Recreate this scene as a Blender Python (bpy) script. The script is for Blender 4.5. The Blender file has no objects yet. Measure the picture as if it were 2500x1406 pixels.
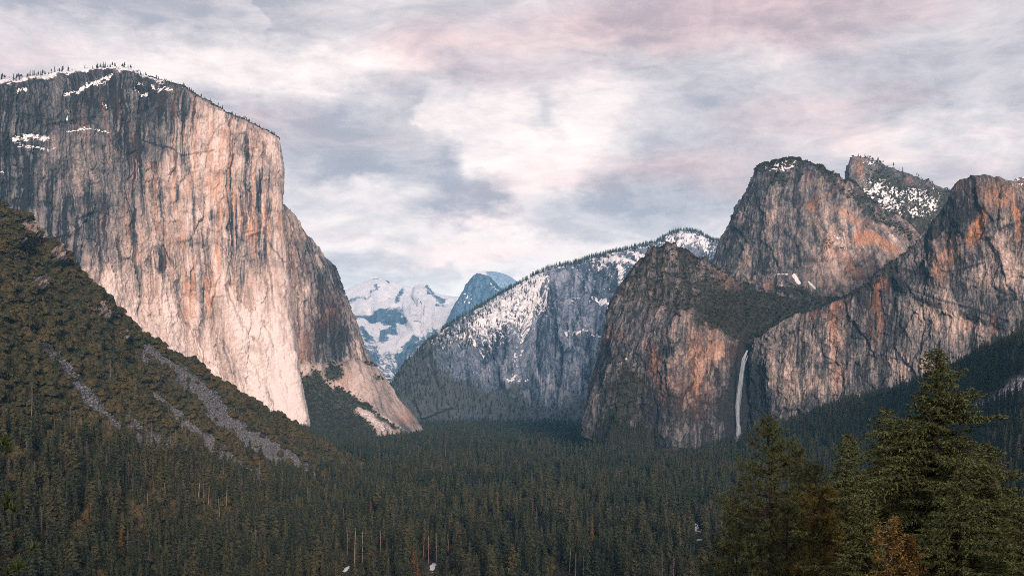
import bpy, math, random
import numpy as np
from mathutils import Vector
random.seed(7); rng = np.random.default_rng(7)
scn = bpy.context.scene
col = scn.collection
# ------------------------------------------------------------------ camera
F, CX, HY = 2800.0, 1250.0, 945.0          # focal length, centre and horizon, in units of a 2500 wide frame
cam_d = bpy.data.cameras.new('camera'); cam = bpy.data.objects.new('camera', cam_d); col.objects.link(cam)
cam.location = (0, 0, 0); cam.rotation_euler = (math.radians(90), 0, 0)
cam_d.sensor_width = 36.0; cam_d.lens = 36.0*F/2500.0; cam_d.shift_y = (HY-703.0)/2500.0
cam_d.clip_start = 0.1; cam_d.clip_end = 60000
scn.camera = cam
# ------------------------------------------------------------------ exposure
vs = scn.view_settings
vs.view_transform = 'Standard'; vs.look = 'None'; vs.exposure = 0.52; vs.gamma = 1.0; vs.use_curve_mapping = False
scn.cycles.max_bounces = 4; scn.cycles.diffuse_bounces = 2; scn.cycles.glossy_bounces = 1
scn.cycles.transparent_max_bounces = 8; scn.cycles.volume_bounces = 1
scn.cycles.use_denoising = False; scn.cycles.pixel_filter_type = 'BLACKMAN_HARRIS'; scn.cycles.filter_width = 0.95
# ------------------------------------------------------------------ sun
SUN_EL, SUN_AZ = math.radians(14), math.radians(12)     # azimuth: behind the camera, to its right
sun_to = Vector((math.sin(SUN_AZ)*math.cos(SUN_EL), -math.cos(SUN_AZ)*math.cos(SUN_EL), math.sin(SUN_EL)))
sun_d = bpy.data.lights.new('sun', 'SUN'); sun = bpy.data.objects.new('sun', sun_d); col.objects.link(sun)
sun.rotation_euler = sun_to.to_track_quat('Z', 'Y').to_euler(); sun.location = (0, -50, 200)
sun_d.energy = 4.0; sun_d.angle = math.radians(13); sun_d.color = (1.0, 0.75, 0.62)

# ------------------------------------------------------------------ node helpers
class NT:
    def __init__(s, tree): s.t = tree; s.n = tree.nodes; s.l = tree.links
    def new(s, typ, **kw):
        n = s.n.new(typ)
        for k, v in kw.items(): setattr(n, k, v)
        return n
    def put(s, sock, v):
        if isinstance(v, bpy.types.NodeSocket): s.l.new(v, sock)
        elif v is not None: sock.default_value = v
    def math(s, op, a, b=None, c=None, clamp=False):
        n = s.new('ShaderNodeMath', operation=op, use_clamp=clamp)
        s.put(n.inputs[0], a); s.put(n.inputs[1], b); s.put(n.inputs[2], c); return n.outputs[0]
    def vmath(s, op, a, b=None, scale=None):
        n = s.new('ShaderNodeVectorMath', operation=op)
        s.put(n.inputs[0], a); s.put(n.inputs[1], b)
        if scale is not None: s.put(n.inputs['Scale'], scale)
        return n.outputs['Value'] if op in ('DISTANCE', 'DOT_PRODUCT', 'LENGTH') else n.outputs[0]
    def noise(s, vec, scale, detail=4, rough=0.55, dist=0.0):
        n = s.new('ShaderNodeTexNoise'); s.put(n.inputs['Vector'], vec)
        n.inputs['Scale'].default_value = scale; n.inputs['Detail'].default_value = detail
        n.inputs['Roughness'].default_value = rough; n.inputs['Distortion'].default_value = dist
        return n.outputs[0]
    def ramp(s, fac, stops, interp='LINEAR'):
        n = s.new('ShaderNodeValToRGB'); r = n.color_ramp; r.interpolation = interp
        while len(r.elements) < len(stops): r.elements.new(0.5)
        for e, (p, c) in zip(r.elements, stops): e.position = p; e.color = (*c, 1)
        s.put(n.inputs[0], fac); return n.outputs[0]
    def mix(s, f, a, b, blend='MIX'):
        n = s.new('ShaderNodeMix', data_type='RGBA', blend_type=blend)
        s.put(n.inputs['Factor'], f)
        for i, v in ((6, a), (7, b)):
            if isinstance(v, tuple): v = (*v, 1) if len(v) == 3 else v
            s.put(n.inputs[i], v)
        return n.outputs[2]
    def maprange(s, v, a, b, c=0.0, d=1.0, smooth=True):
        n = s.new('ShaderNodeMapRange', interpolation_type='SMOOTHSTEP' if smooth else 'LINEAR')
        s.put(n.inputs[0], v)
        for i, x in zip((1, 2, 3, 4), (a, b, c, d)): s.put(n.inputs[i], x)
        return n.outputs[0]
    def attr(s, name):
        n = s.new('ShaderNodeAttribute', attribute_name=name); return n.outputs['Fac']
    def mapping(s, vec, scale, loc=(0, 0, 0), rot=(0, 0, 0)):
        n = s.new('ShaderNodeMapping'); s.put(n.inputs[0], vec)
        n.inputs['Scale'].default_value = scale; n.inputs['Location'].default_value = loc; n.inputs['Rotation'].default_value = rot
        return n.outputs[0]
    def comb(s, x, y, z):
        n = s.new('ShaderNodeCombineXYZ'); s.put(n.inputs[0], x); s.put(n.inputs[1], y); s.put(n.inputs[2], z); return n.outputs[0]

def pdir(px, py):
    v = Vector(((px-CX)/F, 1.0, (HY-py)/F)); return tuple(v.normalized())

# ------------------------------------------------------------------ world: dusk sky under broken cloud
world = bpy.data.worlds.new('World'); scn.world = world; world.use_nodes = True; world.cycles.sampling_method = 'MANUAL'; world.cycles.sample_map_resolution = 512
w = NT(world.node_tree); w.n.clear()
out = w.new('ShaderNodeOutputWorld'); bg = w.new('ShaderNodeBackground')
sky = w.new('ShaderNodeTexSky', sky_type='NISHITA', sun_disc=False)
sky.sun_elevation = SUN_EL; sky.sun_rotation = math.radians(180) - SUN_AZ; sky.altitude = 1400
tc = w.new('ShaderNodeTexCoord'); gen = tc.outputs['Generated']
sep = w.new('ShaderNodeSeparateXYZ'); w.put(sep.inputs[0], gen)
zz = w.math('MAXIMUM', sep.outputs[2], 0.0)
den = w.math('ADD', zz, 0.30)
flat = w.comb(w.math('DIVIDE', sep.outputs[0], den), w.math('DIVIDE', sep.outputs[1], den), 0.0)   # cloud deck seen in perspective
big = w.noise(w.mapping(flat, (1, 1, 1), (3.1, 1.7, 0), (0, 0, 0.5)), 1.0, 7, 0.55, 0.5)
fine = w.noise(w.mapping(gen, (1, 1, 2.3), (0.3, 0.1, 0), (0, 0.30, 0)), 9.0, 9, 0.62, 0.7)
wisp = w.noise(w.mapping(gen, (1, 1, 3.2), (0.7, 0.2, 0), (0, 0.22, 0)), 26.0, 7, 0.62, 0.5)
def warp(scale, amt, det):
    n = w.new('ShaderNodeTexNoise'); w.put(n.inputs['Vector'], w.mapping(gen, (1, 1, 1.9)))
    n.inputs['Scale'].default_value = scale; n.inputs['Detail'].default_value = det; n.inputs['Roughness'].default_value = .6
    return w.vmath('SCALE', w.vmath('SUBTRACT', n.outputs['Color'], (0.5, 0.5, 0.5)), scale=amt)
gw = w.vmath('ADD', w.vmath('ADD', gen, warp(5.0, 0.07, 5)), warp(18.0, 0.075, 8))
# how thick the deck is in each direction (0 thin and bright .. 1 thick and dark), blended smoothly, then torn by noise
DECK = [(125, 60, .62), (375, 50, .62), (625, 60, .56), (875, 70, .40), (1125, 60, .44), (1375, 50, .42), (1625, 60, .58), (1875, 60, .55), (2125, 60, .58), (2375, 60, .50), (2600, 80, .52), (-120, 80, .58),
        (125, 175, .40), (375, 130, .30), (540, 130, .26), (625, 105, .46), (700, 200, .22), (860, 190, .20), (960, 130, .28), (1010, 240, .50), (1110, 195, .52), (1225, 140, .48), (1340, 105, .40), (1350, 200, .40), (1490, 150, .26), (1625, 180, .54), (1750, 160, .48), (1890, 160, .36), (2000, 170, .44), (2150, 180, .58), (2375, 190, .56),
        (700, 310, .54), (800, 330, .60), (900, 300, .56), (960, 270, .52), (1080, 310, .24), (1180, 280, .24), (1290, 260, .22), (1400, 240, .22), (1500, 290, .24), (1340, 330, .40), (1620, 290, .46), (1750, 290, .54), (1900, 280, .52), (2080, 300, .44), (2250, 290, .58), (2450, 290, .56),
        (740, 400, .52), (880, 400, .60), (1000, 400, .52), (1090, 440, .60), (1040, 350, .26), (1170, 380, .20), (1280, 400, .22), (1400, 370, .22), (1480, 400, .40), (1600, 400, .54), (1750, 400, .48), (2000, 380, .40), (2200, 390, .32), (2400, 400, .30),
        (740, 470, .34), (860, 480, .22), (980, 480, .34), (1120, 485, .60), (1200, 495, .62), (1280, 460, .28), (1380, 480, .46), (1450, 495, .58), (1560, 480, .58), (1680, 490, .48), (1780, 500, .46),
        (760, 540, .26), (880, 545, .30), (1000, 545, .22), (1130, 545, .22), (1280, 540, .34), (1400, 540, .46), (1520, 545, .44), (1680, 560, .42), (820, 600, .18), (950, 595, .12), (1100, 600, .12), (1250, 590, .12), (1400, 590, .20), (1520, 580, .28),
        (830, 650, .36), (930, 655, .38), (1030, 660, .36), (1130, 665, .34), (1230, 672, .30), (1300, 640, .14), (1000, 628, .22), (1150, 635, .20), (900, 705, .16), (1050, 710, .10), (800, 740, .2), (950, 760, .05), (1150, 720, .05)]
gs = w.new('ShaderNodeSeparateXYZ'); w.put(gs.inputs[0], gw)
az_ = w.math('ARCTAN2', gs.outputs[0], gs.outputs[1]); azf = w.math('MULTIPLY_ADD', az_, 1/1.1, 0.5, clamp=True)
hor = w.math('SQRT', w.math('ADD', w.math('MULTIPLY', gs.outputs[0], gs.outputs[0]), w.math('MULTIPLY', gs.outputs[1], gs.outputs[1]))); elv = w.math('DIVIDE', gs.outputs[2], hor)
ROWY = [720, 657, 600, 545, 487, 405, 300, 175, 60]; dens = None
for i_, y_ in enumerate(ROWY):
    pts_ = sorted((.5+math.atan((q[0]-CX)/F)/1.1, q[2]) for q in DECK if min(range(9), key=lambda k: abs(ROWY[k]-q[1])) == i_)[:32]
    row_ = w.ramp(azf, [(x_, (.37+(t_-.37)*.80,)*3) for x_, t_ in pts_], 'EASE')
    dens = row_ if dens is None else w.mix(w.maprange(elv, (HY-ROWY[i_-1])/F, (HY-y_)/F), dens, row_)
for n_, k_ in ((big, 0.10), (fine, 0.48), (wisp, 0.30)): dens = w.math('MULTIPLY_ADD', w.math('SUBTRACT', n_, 0.5), k_, dens)
cl = w.ramp(dens, [(0.05, (1.16, 0.97, 0.86)), (0.22, (0.96, 0.81, 0.745)), (0.38, (0.66, 0.58, 0.57)), (0.56, (0.385, 0.355, 0.385)), (0.85, (0.235, 0.23, 0.27))])
pinkn = w.noise(w.mapping(flat, (1, 1.6, 1), (5.5, 2.2, 0)), 1.6, 4, 0.5)
cl = w.mix(w.math('MULTIPLY', w.maprange(pinkn, 0.48, 0.68), 0.75), cl, w.mix(1.0, cl, (1.22, 0.93, 0.88), 'MULTIPLY'))
skyc = w.vmath('SCALE', sky.outputs[0], scale=0.08)
mixsky = w.mix(0.90, skyc, cl)
w.put(bg.inputs['Color'], mixsky); bg.inputs['Strength'].default_value = 1.0
w.put(out.inputs['Surface'], bg.outputs[0])

# ------------------------------------------------------------------ numpy noise
_perm = np.random.default_rng(11).permutation(4096)
_ang = np.random.default_rng(12).random(4096)*2*np.pi
_gx, _gy = np.cos(_ang), np.sin(_ang)
def perlin(x, y, seed=0):
    x = np.asarray(x, float)+seed*17.31; y = np.asarray(y, float)+seed*9.77
    xi = np.floor(x).astype(np.int64); yi = np.floor(y).astype(np.int64); fx = x-xi; fy = y-yi
    u = fx*fx*fx*(fx*(fx*6-15)+10); v = fy*fy*fy*(fy*(fy*6-15)+10)
    def g(ix, iy, dx, dy):
        h = _perm[(_perm[(ix+seed*131) & 4095]+iy) & 4095]; return _gx[h]*dx+_gy[h]*dy
    a = g(xi, yi, fx, fy); b = g(xi+1, yi, fx-1, fy); c = g(xi, yi+1, fx, fy-1); d = g(xi+1, yi+1, fx-1, fy-1)
    return ((a+(b-a)*u)*(1-v)+(c+(d-c)*u)*v)*1.5
def fbm(x, y, o=4, seed=0, gain=0.5):
    s = 0; a = 1; t = 0
    for k in range(o):
        s = s+a*perlin(x*2**k, y*2**k, seed+k); t += a; a *= gain
    return s/t*1.25
def ridged(x, y, o=4, seed=0, gain=0.5):
    s = 0; a = 1; t = 0
    for k in range(o):
        s = s+a*(1-2*np.abs(perlin(x*2**k, y*2**k, seed+k))); t += a; a *= gain
    return s/t
def cellular(x, y, seed=0):
    """jittered cells: distance to the nearest and second nearest point and the nearest cell's random value"""
    x = np.asarray(x, float)+seed*3.7; y = np.asarray(y, float)+seed*5.3; xi = np.floor(x).astype(np.int64); yi = np.floor(y).astype(np.int64)
    f1 = np.full(x.shape, 9.0); f2 = np.full(x.shape, 9.0); cid = np.zeros(x.shape); slx = np.zeros(x.shape)
    for i in (-1, 0, 1):
        for j in (-1, 0, 1):
            h = _perm[(_perm[(xi+i+seed*57) & 4095]+yi+j) & 4095]; jx = (_ang[h]/6.2832); jy = _ang[_perm[h]]/6.2832
            dx = x-(xi+i+jx); dy = y-(yi+j+jy); d = np.hypot(dx, dy); m_ = d < f1
            f2 = np.where(m_, f1, np.minimum(f2, d)); rv = _ang[_perm[(h+77) & 4095]]/6.2832
            slx = np.where(m_, dx*np.cos(rv*50)+dy*np.sin(rv*50), slx); cid = np.where(m_, rv, cid); f1 = np.where(m_, d, f1)
    return f1, f2, cid, slx
def sstep(a, b, x):
    t = np.clip((x-a)/(b-a), 0, 1); return t*t*(3-2*t)
def blob(px, py, cx, cy, rx, ry, ang=0.0):
    c, s = math.cos(math.radians(ang)), math.sin(math.radians(ang)); dx, dy = px-cx, py-cy
    return np.exp(-(((dx*c+dy*s)/rx)**2+((-dx*s+dy*c)/ry)**2))
def stroke(px, py, pts, w0, w1=None):
    w1 = w0 if w1 is None else w1; best = np.zeros_like(px)
    n = len(pts)-1
    for i in range(n):
        (ax, ay), (bx, by) = pts[i], pts[i+1]; dx, dy = bx-ax, by-ay
        t = np.clip(((px-ax)*dx+(py-ay)*dy)/(dx*dx+dy*dy), 0, 1)
        d = np.hypot(px-ax-t*dx, py-ay-t*dy); ww = w0+(w1-w0)*((i+t)/n)
        best = np.maximum(best, np.clip(1.5-d/ww, 0, 1))
    return best
def at(px, py, D): return np.array([(px-CX)/F*D, D, (HY-py)/F*D])

# ------------------------------------------------------------------ mesh helpers
def mesh_np(name, V, faces, mats=(), smooth=False, fmat=None):
    """faces: list of (n,k) integer arrays, k corners each"""
    me = bpy.data.meshes.new(name); V = np.asarray(V, np.float32)
    me.vertices.add(len(V)); me.vertices.foreach_set('co', V.ravel())
    faces = [np.asarray(f, np.int32) for f in faces if len(f)]
    loops = np.concatenate([f.ravel() for f in faces]); sizes = np.concatenate([np.full(len(f), f.shape[1], np.int32) for f in faces])
    me.loops.add(len(loops)); me.loops.foreach_set('vertex_index', loops)
    me.polygons.add(len(sizes)); me.polygons.foreach_set('loop_start', np.concatenate([[0], np.cumsum(sizes)[:-1]]).astype(np.int32))
    me.polygons.foreach_set('loop_total', sizes)
    if fmat is not None: me.polygons.foreach_set('material_index', np.asarray(fmat, np.int32))
    if smooth: me.polygons.foreach_set('use_smooth', np.ones(len(sizes), bool))
    for m in mats: me.materials.append(m)
    me.update(calc_edges=True); return me
def link(name, me, parent=None, **props):
    o = bpy.data.objects.new(name, me); col.objects.link(o)
    if parent is not None: o.parent = parent
    for k, v in props.items(): o[k] = v
    return o
def set_attr(me, name, arr):
    a = me.attributes.new(name, 'FLOAT', 'POINT'); a.data.foreach_set('value', np.asarray(arr, np.float32).ravel())
def tag(o, label, cat, group=None):
    o['label'] = label; o['category'] = cat
    if group: o['group'] = group
    return o

def hermite(vals, h, counts):
    """piecewise cubic with limited tangents through vals (n,...), spacing h (n-1), counts samples per span"""
    n = len(vals); sh = (n-1,)+(1,)*(vals.ndim-1); hh = h.reshape(sh); dl = (vals[1:]-vals[:-1])/hh
    m = np.empty_like(vals); m[0] = dl[0]; m[-1] = dl[-1]
    a, b = dl[:-1], dl[1:]; wa, wb = 2*hh[1:]+hh[:-1], hh[1:]+2*hh[:-1]
    with np.errstate(divide='ignore', invalid='ignore'):
        hm = (wa+wb)/(wa/a+wb/b)
    m[1:-1] = np.where(a*b > 0, np.nan_to_num(hm), 0.0)
    outp = []
    for i in range(n-1):
        t = np.arange(counts[i])/counts[i]
        if i == n-2: t = np.append(t, 1.0)
        t = t.reshape((-1,)+(1,)*(vals.ndim-1)); t2, t3 = t*t, t*t*t
        outp.append((2*t3-3*t2+1)*vals[i]+(t3-2*t2+t)*hh[i]*m[i]+(-2*t3+3*t2)*vals[i+1]+(t3-t2)*hh[i]*m[i+1])
    return np.concatenate(outp)

class Patch: pass
def make_patch(ctrl, res=2.4):
    """ctrl: rows (bottom to top to back) of columns of (px, py, depth). Returns a fine world-space grid."""
    C = np.array(ctrl, float); R, K, _ = C.shape
    W = np.stack([(C[..., 0]-CX)/F*C[..., 2], C[..., 2], (HY-C[..., 1])/F*C[..., 2]], -1)
    hk = np.linalg.norm(W[:, 1:]-W[:, :-1], axis=-1).mean(0)+1e-3; hr = np.linalg.norm(W[1:]-W[:-1], axis=-1).mean(1)+1e-3
    pk = np.hypot(*(C[:, 1:, :2]-C[:, :-1, :2]).transpose(2, 0, 1)).max(0); pr = np.hypot(*(C[1:, :, :2]-C[:-1, :, :2]).transpose(2, 0, 1)).max(1)
    ck = []
    for k in range(K-1):
        x0, x1 = C[:, k, 0].max(), C[:, k+1, 0].max(); xm = C[:, k:k+2, 0].min()
        off = (x0 < -5 and x1 < 20) or xm > 2500
        ck.append(max(2, int(round(pk[k]/(res*(6 if off else 1))))))
    cr = [max(2, int(round(p/res))) for p in pr]; cr[-1] = max(3, min(cr[-1], 25))
    G = hermite(W, hr, cr); G = hermite(G.transpose(1, 0, 2), hk, ck).transpose(1, 0, 2)
    p = Patch(); p.P = G; p.shape = G.shape[:2]
    du = np.gradient(G, axis=1); dv = np.gradient(G, axis=0); N = np.cross(du, dv); N /= np.linalg.norm(N, axis=-1, keepdims=True)+1e-9
    if (N*-G).sum(-1)[:sum(cr[:-1])].mean() < 0: N = -N
    p.N = N; mid = p.shape[0]//2
    seg = np.linalg.norm(np.diff(G[mid], axis=0), axis=-1); U = np.concatenate([[0], np.cumsum(seg)])
    p.U = np.repeat(U[None], p.shape[0], 0); p.V = G[..., 2].copy()
    p.px = CX+F*G[..., 0]/G[..., 1]; p.py = HY-F*G[..., 2]/G[..., 1]
    p.t = np.repeat(np.linspace(0, 1, p.shape[0])[:, None], p.shape[1], 1)
    # row position in control rows (0..R-1)
    rr = np.concatenate([i+np.arange(c)/c for i, c in enumerate(cr)]+[[R-1]]); p.row = np.repeat(rr[:, None], p.shape[1], 1)
    return p
def grid_faces(h, w_):
    i = np.arange(h*w_).reshape(h, w_)
    return np.stack([i[:-1, :-1], i[:-1, 1:], i[1:, 1:], i[1:, :-1]], -1).reshape(-1, 4)
def build_patch(name, p, mat, attrs, label=None):
    h, w_ = p.shape
    me = mesh_np(name, p.P.reshape(-1, 3), [grid_faces(h, w_)], [mat], smooth=True)
    for k, v in attrs.items():
        v = np.broadcast_to(v, p.shape)
        if k == 'tone' and hasattr(p, 'bt'): v = v+p.bt
        if k == 'snow': v = np.clip(.5+(v-.5)*.72, 0, 1)
        set_attr(me, k, v)
    o = link(name, me, kind='structure')
    if label: o['label'] = label
    return o
def displace(p, d):
    p.P = p.P+p.N*d[..., None]
    du = np.gradient(p.P, axis=1); dv = np.gradient(p.P, axis=0); n = np.cross(du, dv); n /= np.linalg.norm(n, axis=-1, keepdims=True)+1e-9
    s = np.sign((n*p.N).sum(-1, keepdims=True)); p.N2 = n*np.where(s == 0, 1, s)
# ------------------------------------------------------------------ materials
def new_mat(name):
    m = bpy.data.materials.new(name); m.use_nodes = True; t = NT(m.node_tree); b = m.node_tree.nodes['Principled BSDF']
    b.inputs['Roughness'].default_value = 0.9
    b.inputs['Specular IOR Level'].default_value = 0.15
    return m, t, b
def rock_mat(name, cell=9.0, tint=(1, 1, 1), orange=(0.40, 0.18, 0.085), vegc=(0.030, 0.034, 0.019), amp=0.30, bump=1.0, crackle=1.0):
    """granite: attributes tone (dark..pale), warm (iron stain), veg (brush), snow; noise breaks every edge"""
    m, t, b = new_mat(name)
    obj = t.new('ShaderNodeTexCoord').outputs['Object']
    n1 = t.noise(t.mapping(obj, (1, 1, 0.22)), 1/cell, 6, 0.62, 0.4)
    n2 = t.noise(obj, 1/(cell*0.45), 5, 0.65)
    n3 = t.noise(t.mapping(obj, (1, 1, 0.05)), 1/(cell*0.6), 4, 0.6)
    tone = t.attr('tone')
    k = t.math('ADD', t.math('MULTIPLY', t.math('SUBTRACT', n1, 0.5), amp*1.3), t.math('MULTIPLY', t.math('SUBTRACT', n2, 0.5), amp*1.7))
    k = t.math('ADD', k, t.math('MULTIPLY', t.math('SUBTRACT', n3, 0.5), amp*0.8))
    tone = t.math('ADD', tone, k)
    vor = t.new('ShaderNodeTexVoronoi', feature='DISTANCE_TO_EDGE'); vw = t.new('ShaderNodeTexNoise'); t.put(vw.inputs['Vector'], obj); vw.inputs['Scale'].default_value = 1/(cell*2.2); vw.inputs['Detail'].default_value = 4
    t.put(vor.inputs['Vector'], t.mapping(t.vmath('ADD', obj, t.vmath('SCALE', vw.outputs['Color'], scale=cell*2.4)), (1, 1, 0.42))); vor.inputs['Scale'].default_value = 1/(cell*2.6)
    crack = t.maprange(vor.outputs['Distance'], 0.0, 0.075, 1.0, 0.0)
    tone = t.math('SUBTRACT', tone, t.math('MULTIPLY', crack, t.math('MULTIPLY', n1, amp*crackle)))
    c = t.ramp(tone, [(0.0, (0.022, 0.025, 0.030)), (0.22, (0.075, 0.081, 0.092)), (0.42, (0.185, 0.172, 0.170)), (0.62, (0.37, 0.297, 0.262)), (0.82, (0.55, 0.465, 0.43)), (1.0, (0.68, 0.61, 0.585))])
    c = t.mix(1.0, c, tint, 'MULTIPLY')
    wf = t.math('MULTIPLY', t.attr('warm'), t.maprange(t.math('ADD', n3, t.math('MULTIPLY', n2, 0.5)), 0.5, 0.95, 0.25, 1.15), clamp=True)
    oc = t.mix(n2, orange, tuple(min(1, x*1.7) for x in orange))
    c = t.mix(wf, c, oc)
    vf = t.maprange(t.math('ADD', t.attr('veg'), t.math('MULTIPLY', t.math('SUBTRACT', n2, 0.5), 1.3)), 0.42, 0.58)
    vc = t.mix(n1, vegc, tuple(x*2.2 for x in vegc))
    c = t.mix(vf, c, vc)
    sn = t.math('ADD', t.attr('snow'), t.math('MULTIPLY', t.math('SUBTRACT', t.noise(obj, 1/(cell*0.9), 5, 0.7), 0.5), 1.1))
    sf = t.maprange(sn, 0.42, 0.62)
    c = t.mix(sf, c, (0.80, 0.81, 0.84))
    t.put(b.inputs['Base Color'], c)
    bn = t.new('ShaderNodeBump'); bn.inputs['Strength'].default_value = 0.8*bump; bn.inputs['Distance'].default_value = cell*0.35
    t.put(bn.inputs['Height'], t.math('SUBTRACT', t.math('ADD', t.math('ADD', n1, n3), t.math('MULTIPLY', n2, 1.0)), t.math('MULTIPLY', crack, 0.5*crackle)))
    t.put(b.inputs['Normal'], bn.outputs[0])
    return m
def leaf_mat(name, cols, var=0.5, transl=0.12):
    m, t, b = new_mat(name)
    oi = t.new('ShaderNodeObjectInfo').outputs['Random']
    geo = t.new('ShaderNodeNewGeometry').outputs['Random Per Island']
    n = len(cols)
    loc = t.new('ShaderNodeObjectInfo').outputs['Location']      # stands of alike trees, as a real wood has
    oi = t.math('ADD', t.math('MULTIPLY', oi, 0.48), t.math('MULTIPLY', t.maprange(t.noise(loc, 0.009, 4, .65), .3, .7), 0.52))
    c = t.ramp(oi, [(i/(n-1) if n > 1 else 0, x) for i, x in enumerate(cols)])
    c = t.mix(1.0, c, t.ramp(geo, [(0, (1-var,)*3), (1, (1+var,)*3)]), 'MULTIPLY')
    t.put(b.inputs['Base Color'], c); b.inputs['Roughness'].default_value = 0.75
    return m
def bark_mat(name, c0, c1, scale=3.0):
    m, t, b = new_mat(name)
    obj = t.new('ShaderNodeTexCoord').outputs['Object']
    n = t.noise(t.mapping(obj, (1, 1, 0.18)), scale, 5, 0.65, 0.5)
    t.put(b.inputs['Base Color'], t.mix(t.maprange(n, .3, .7), c0, c1))
    bn = t.new('ShaderNodeBump'); bn.inputs['Strength'].default_value = 0.7; bn.inputs['Distance'].default_value = 0.05
    t.put(bn.inputs['Height'], n); t.put(b.inputs['Normal'], bn.outputs[0]); return m
M = {}
M['granite'] = rock_mat('granite', 9.0, amp=0.30, bump=1.0, crackle=0.5)
M['granite_right'] = rock_mat('granite_right_side', 8.0, vegc=(0.023, 0.024, 0.017), tint=(1.0, 0.97, 0.95), amp=0.36, bump=1.2, crackle=0.7)
M['granite_far'] = rock_mat('granite_far', 26.0, tint=(0.48, 0.88, 1.35), amp=0.36)  # blue tint paints distance haze and shade into the far rock colour
M['granite_mid'] = rock_mat('granite_mid', 14.0, tint=(0.62, 0.85, 1.18), amp=0.34, vegc=(0.042, 0.048, 0.052))  # bluish tint and brush colour paint mid-distance haze onto the ridge
M['fir'] = leaf_mat('conifer_needles', [(0.018, 0.026, 0.016), (0.024, 0.034, 0.020), (0.034, 0.044, 0.024), (0.022, 0.031, 0.020), (0.046, 0.050, 0.026), (0.058, 0.055, 0.027), (0.030, 0.039, 0.024), (0.080, 0.068, 0.034)], 0.3)
M['oak'] = leaf_mat('oak_leaves', [(0.032, 0.037, 0.018), (0.054, 0.050, 0.023), (0.034, 0.038, 0.019), (0.074, 0.058, 0.026), (0.040, 0.044, 0.021), (0.100, 0.068, 0.030)], 0.25)
M['rust'] = leaf_mat('rusty_needles', [(0.115, 0.058, 0.020), (0.105, 0.066, 0.022)], 0.4)
M['bark'] = bark_mat('brown_bark', (0.035, 0.024, 0.018), (0.085, 0.055, 0.038), 2.0)
M['pale_wood'] = bark_mat('weathered_wood', (0.17, 0.115, 0.085), (0.32, 0.235, 0.19), 1.0)
M['grey_wood'] = bark_mat('grey_deadwood', (0.10, 0.085, 0.075), (0.20, 0.17, 0.155), 1.5)
# ------------------------------------------------------------------ terrain
PATCH = {}
def blocks(p, s, seed, cu=70.0, cv=190.0):
    """fractured granite: angular plates with tilted faces and open joints; returns offset (m) and tone"""
    U, V = p.U/s, p.V/s
    wu = U+16*fbm(U/60, V/90, 3, seed+3); wv = V+24*fbm(U/70, V/80, 3, seed+4)
    d = 0; tn = 0
    for k, (a, b, amp) in enumerate(((cu, cv, 1.0), (cu*.40, cv*.24, .5), (cu*.15, cv*.062, .26))):
        f1, f2, cid, sl = cellular(wu/a, wv/b, seed+k); e = np.clip((f2-f1)/.14, 0, 1)
        d = d+amp*(15*(cid-.5)+11*sl-3*(1-e)); tn = tn+amp*(.32*(cid-.5)-.08*(1-e)*(k < 2))
    return d*s, tn
def cliff_disp(p, a, s=1.0, seed=0):
    U, V = p.U/s, p.V/s
    wob = 30*fbm(U/200, V/300, 2, seed+40)
    d = 20*ridged((U+wob)/190, V/1100, 3, seed)+5*ridged((U+wob)/48, V/300, 3, seed+5)+6*fbm(U/45, V/40, 5, seed+9, 0.6)+2.4*fbm(U/9, V/12, 3, seed+13, .6)
    bd, p.bt = blocks(p, s, seed+17); p.bt = p.bt*(.65 if seed < 100 else 1.0)
    return a*(d+.95*bd/s)
def streaks(p, s=1.0, seed=0, w1=11, l1=330):
    wob = 14*fbm(p.U/s/90, p.V/s/160, 3, seed+60)
    U, V = p.U/s+wob, p.V/s
    a = fbm(U/w1, V/l1, 4, seed+21, 0.6); b = fbm(U/(w1*0.4), V/(l1*0.5), 3, seed+25, 0.6); g = fbm(U/150, V/260, 3, seed+29)
    return a, b, g

def fresh(p, s=1.0, seed=0, cu=26, cv=70, cut=.70):
    """sharp-edged scars where plates of dark-varnished rock have fallen away"""
    U = p.U/s+10*fbm(p.U/s/30, p.V/s/40, 4, seed+81); V = p.V/s+22*fbm(p.U/s/25, p.V/s/45, 4, seed+82); o = 0
    for k, m_ in enumerate((1.0, .45)):
        f1, f2, cid, sl = cellular(U/(cu*m_), V/(cv*m_), seed+83+k); o = np.maximum(o, (cid > cut+.06*k)*sstep(.02, .10, f2-f1)*(.6+.4*cid))
    return o
def curtains(p, s=1.0, seed=0):
    U = p.U/s+5*fbm(p.U/s/40, p.V/s/120, 2, seed+71); return fbm(U/4.2, p.V/s/420, 3, seed+72, .65)
# ---- big pale cliff on the left: main face
R_base = [(-320, 760, 2950), (-40, 700, 3180), (160, 760, 3330), (330, 890, 3460), (470, 985, 3560), (590, 1030, 3650), (680, 1050, 3725), (746, 1046, 3790), (752, 1046, 4050)]
R_m1   = [(-320, 640, 2990), (-25, 600, 3210), (165, 660, 3370), (318, 760, 3500), (445, 850, 3600), (560, 900, 3690), (650, 910, 3755), (722, 905, 3815), (726, 905, 4080)]
R_m2   = [(-320, 480, 3040), (-12, 450, 3260), (160, 480, 3420), (308, 540, 3550), (425, 600, 3650), (545, 640, 3735), (632, 650, 3790), (694, 645, 3850), (690, 645, 4150)]
R_m3   = [(-320, 330, 3070), (-5, 310, 3290), (155, 320, 3450), (304, 340, 3590), (418, 380, 3690), (540, 430, 3770), (630, 450, 3830), (686, 460, 3890), (678, 460, 4250)]
R_br   = [(-320, 232, 3110), (0, 226, 3330), (150, 203, 3480), (300, 192, 3620), (420, 226, 3730), (555, 290, 3820), (635, 322, 3880), (681, 346, 3925), (668, 350, 4400)]
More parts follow.
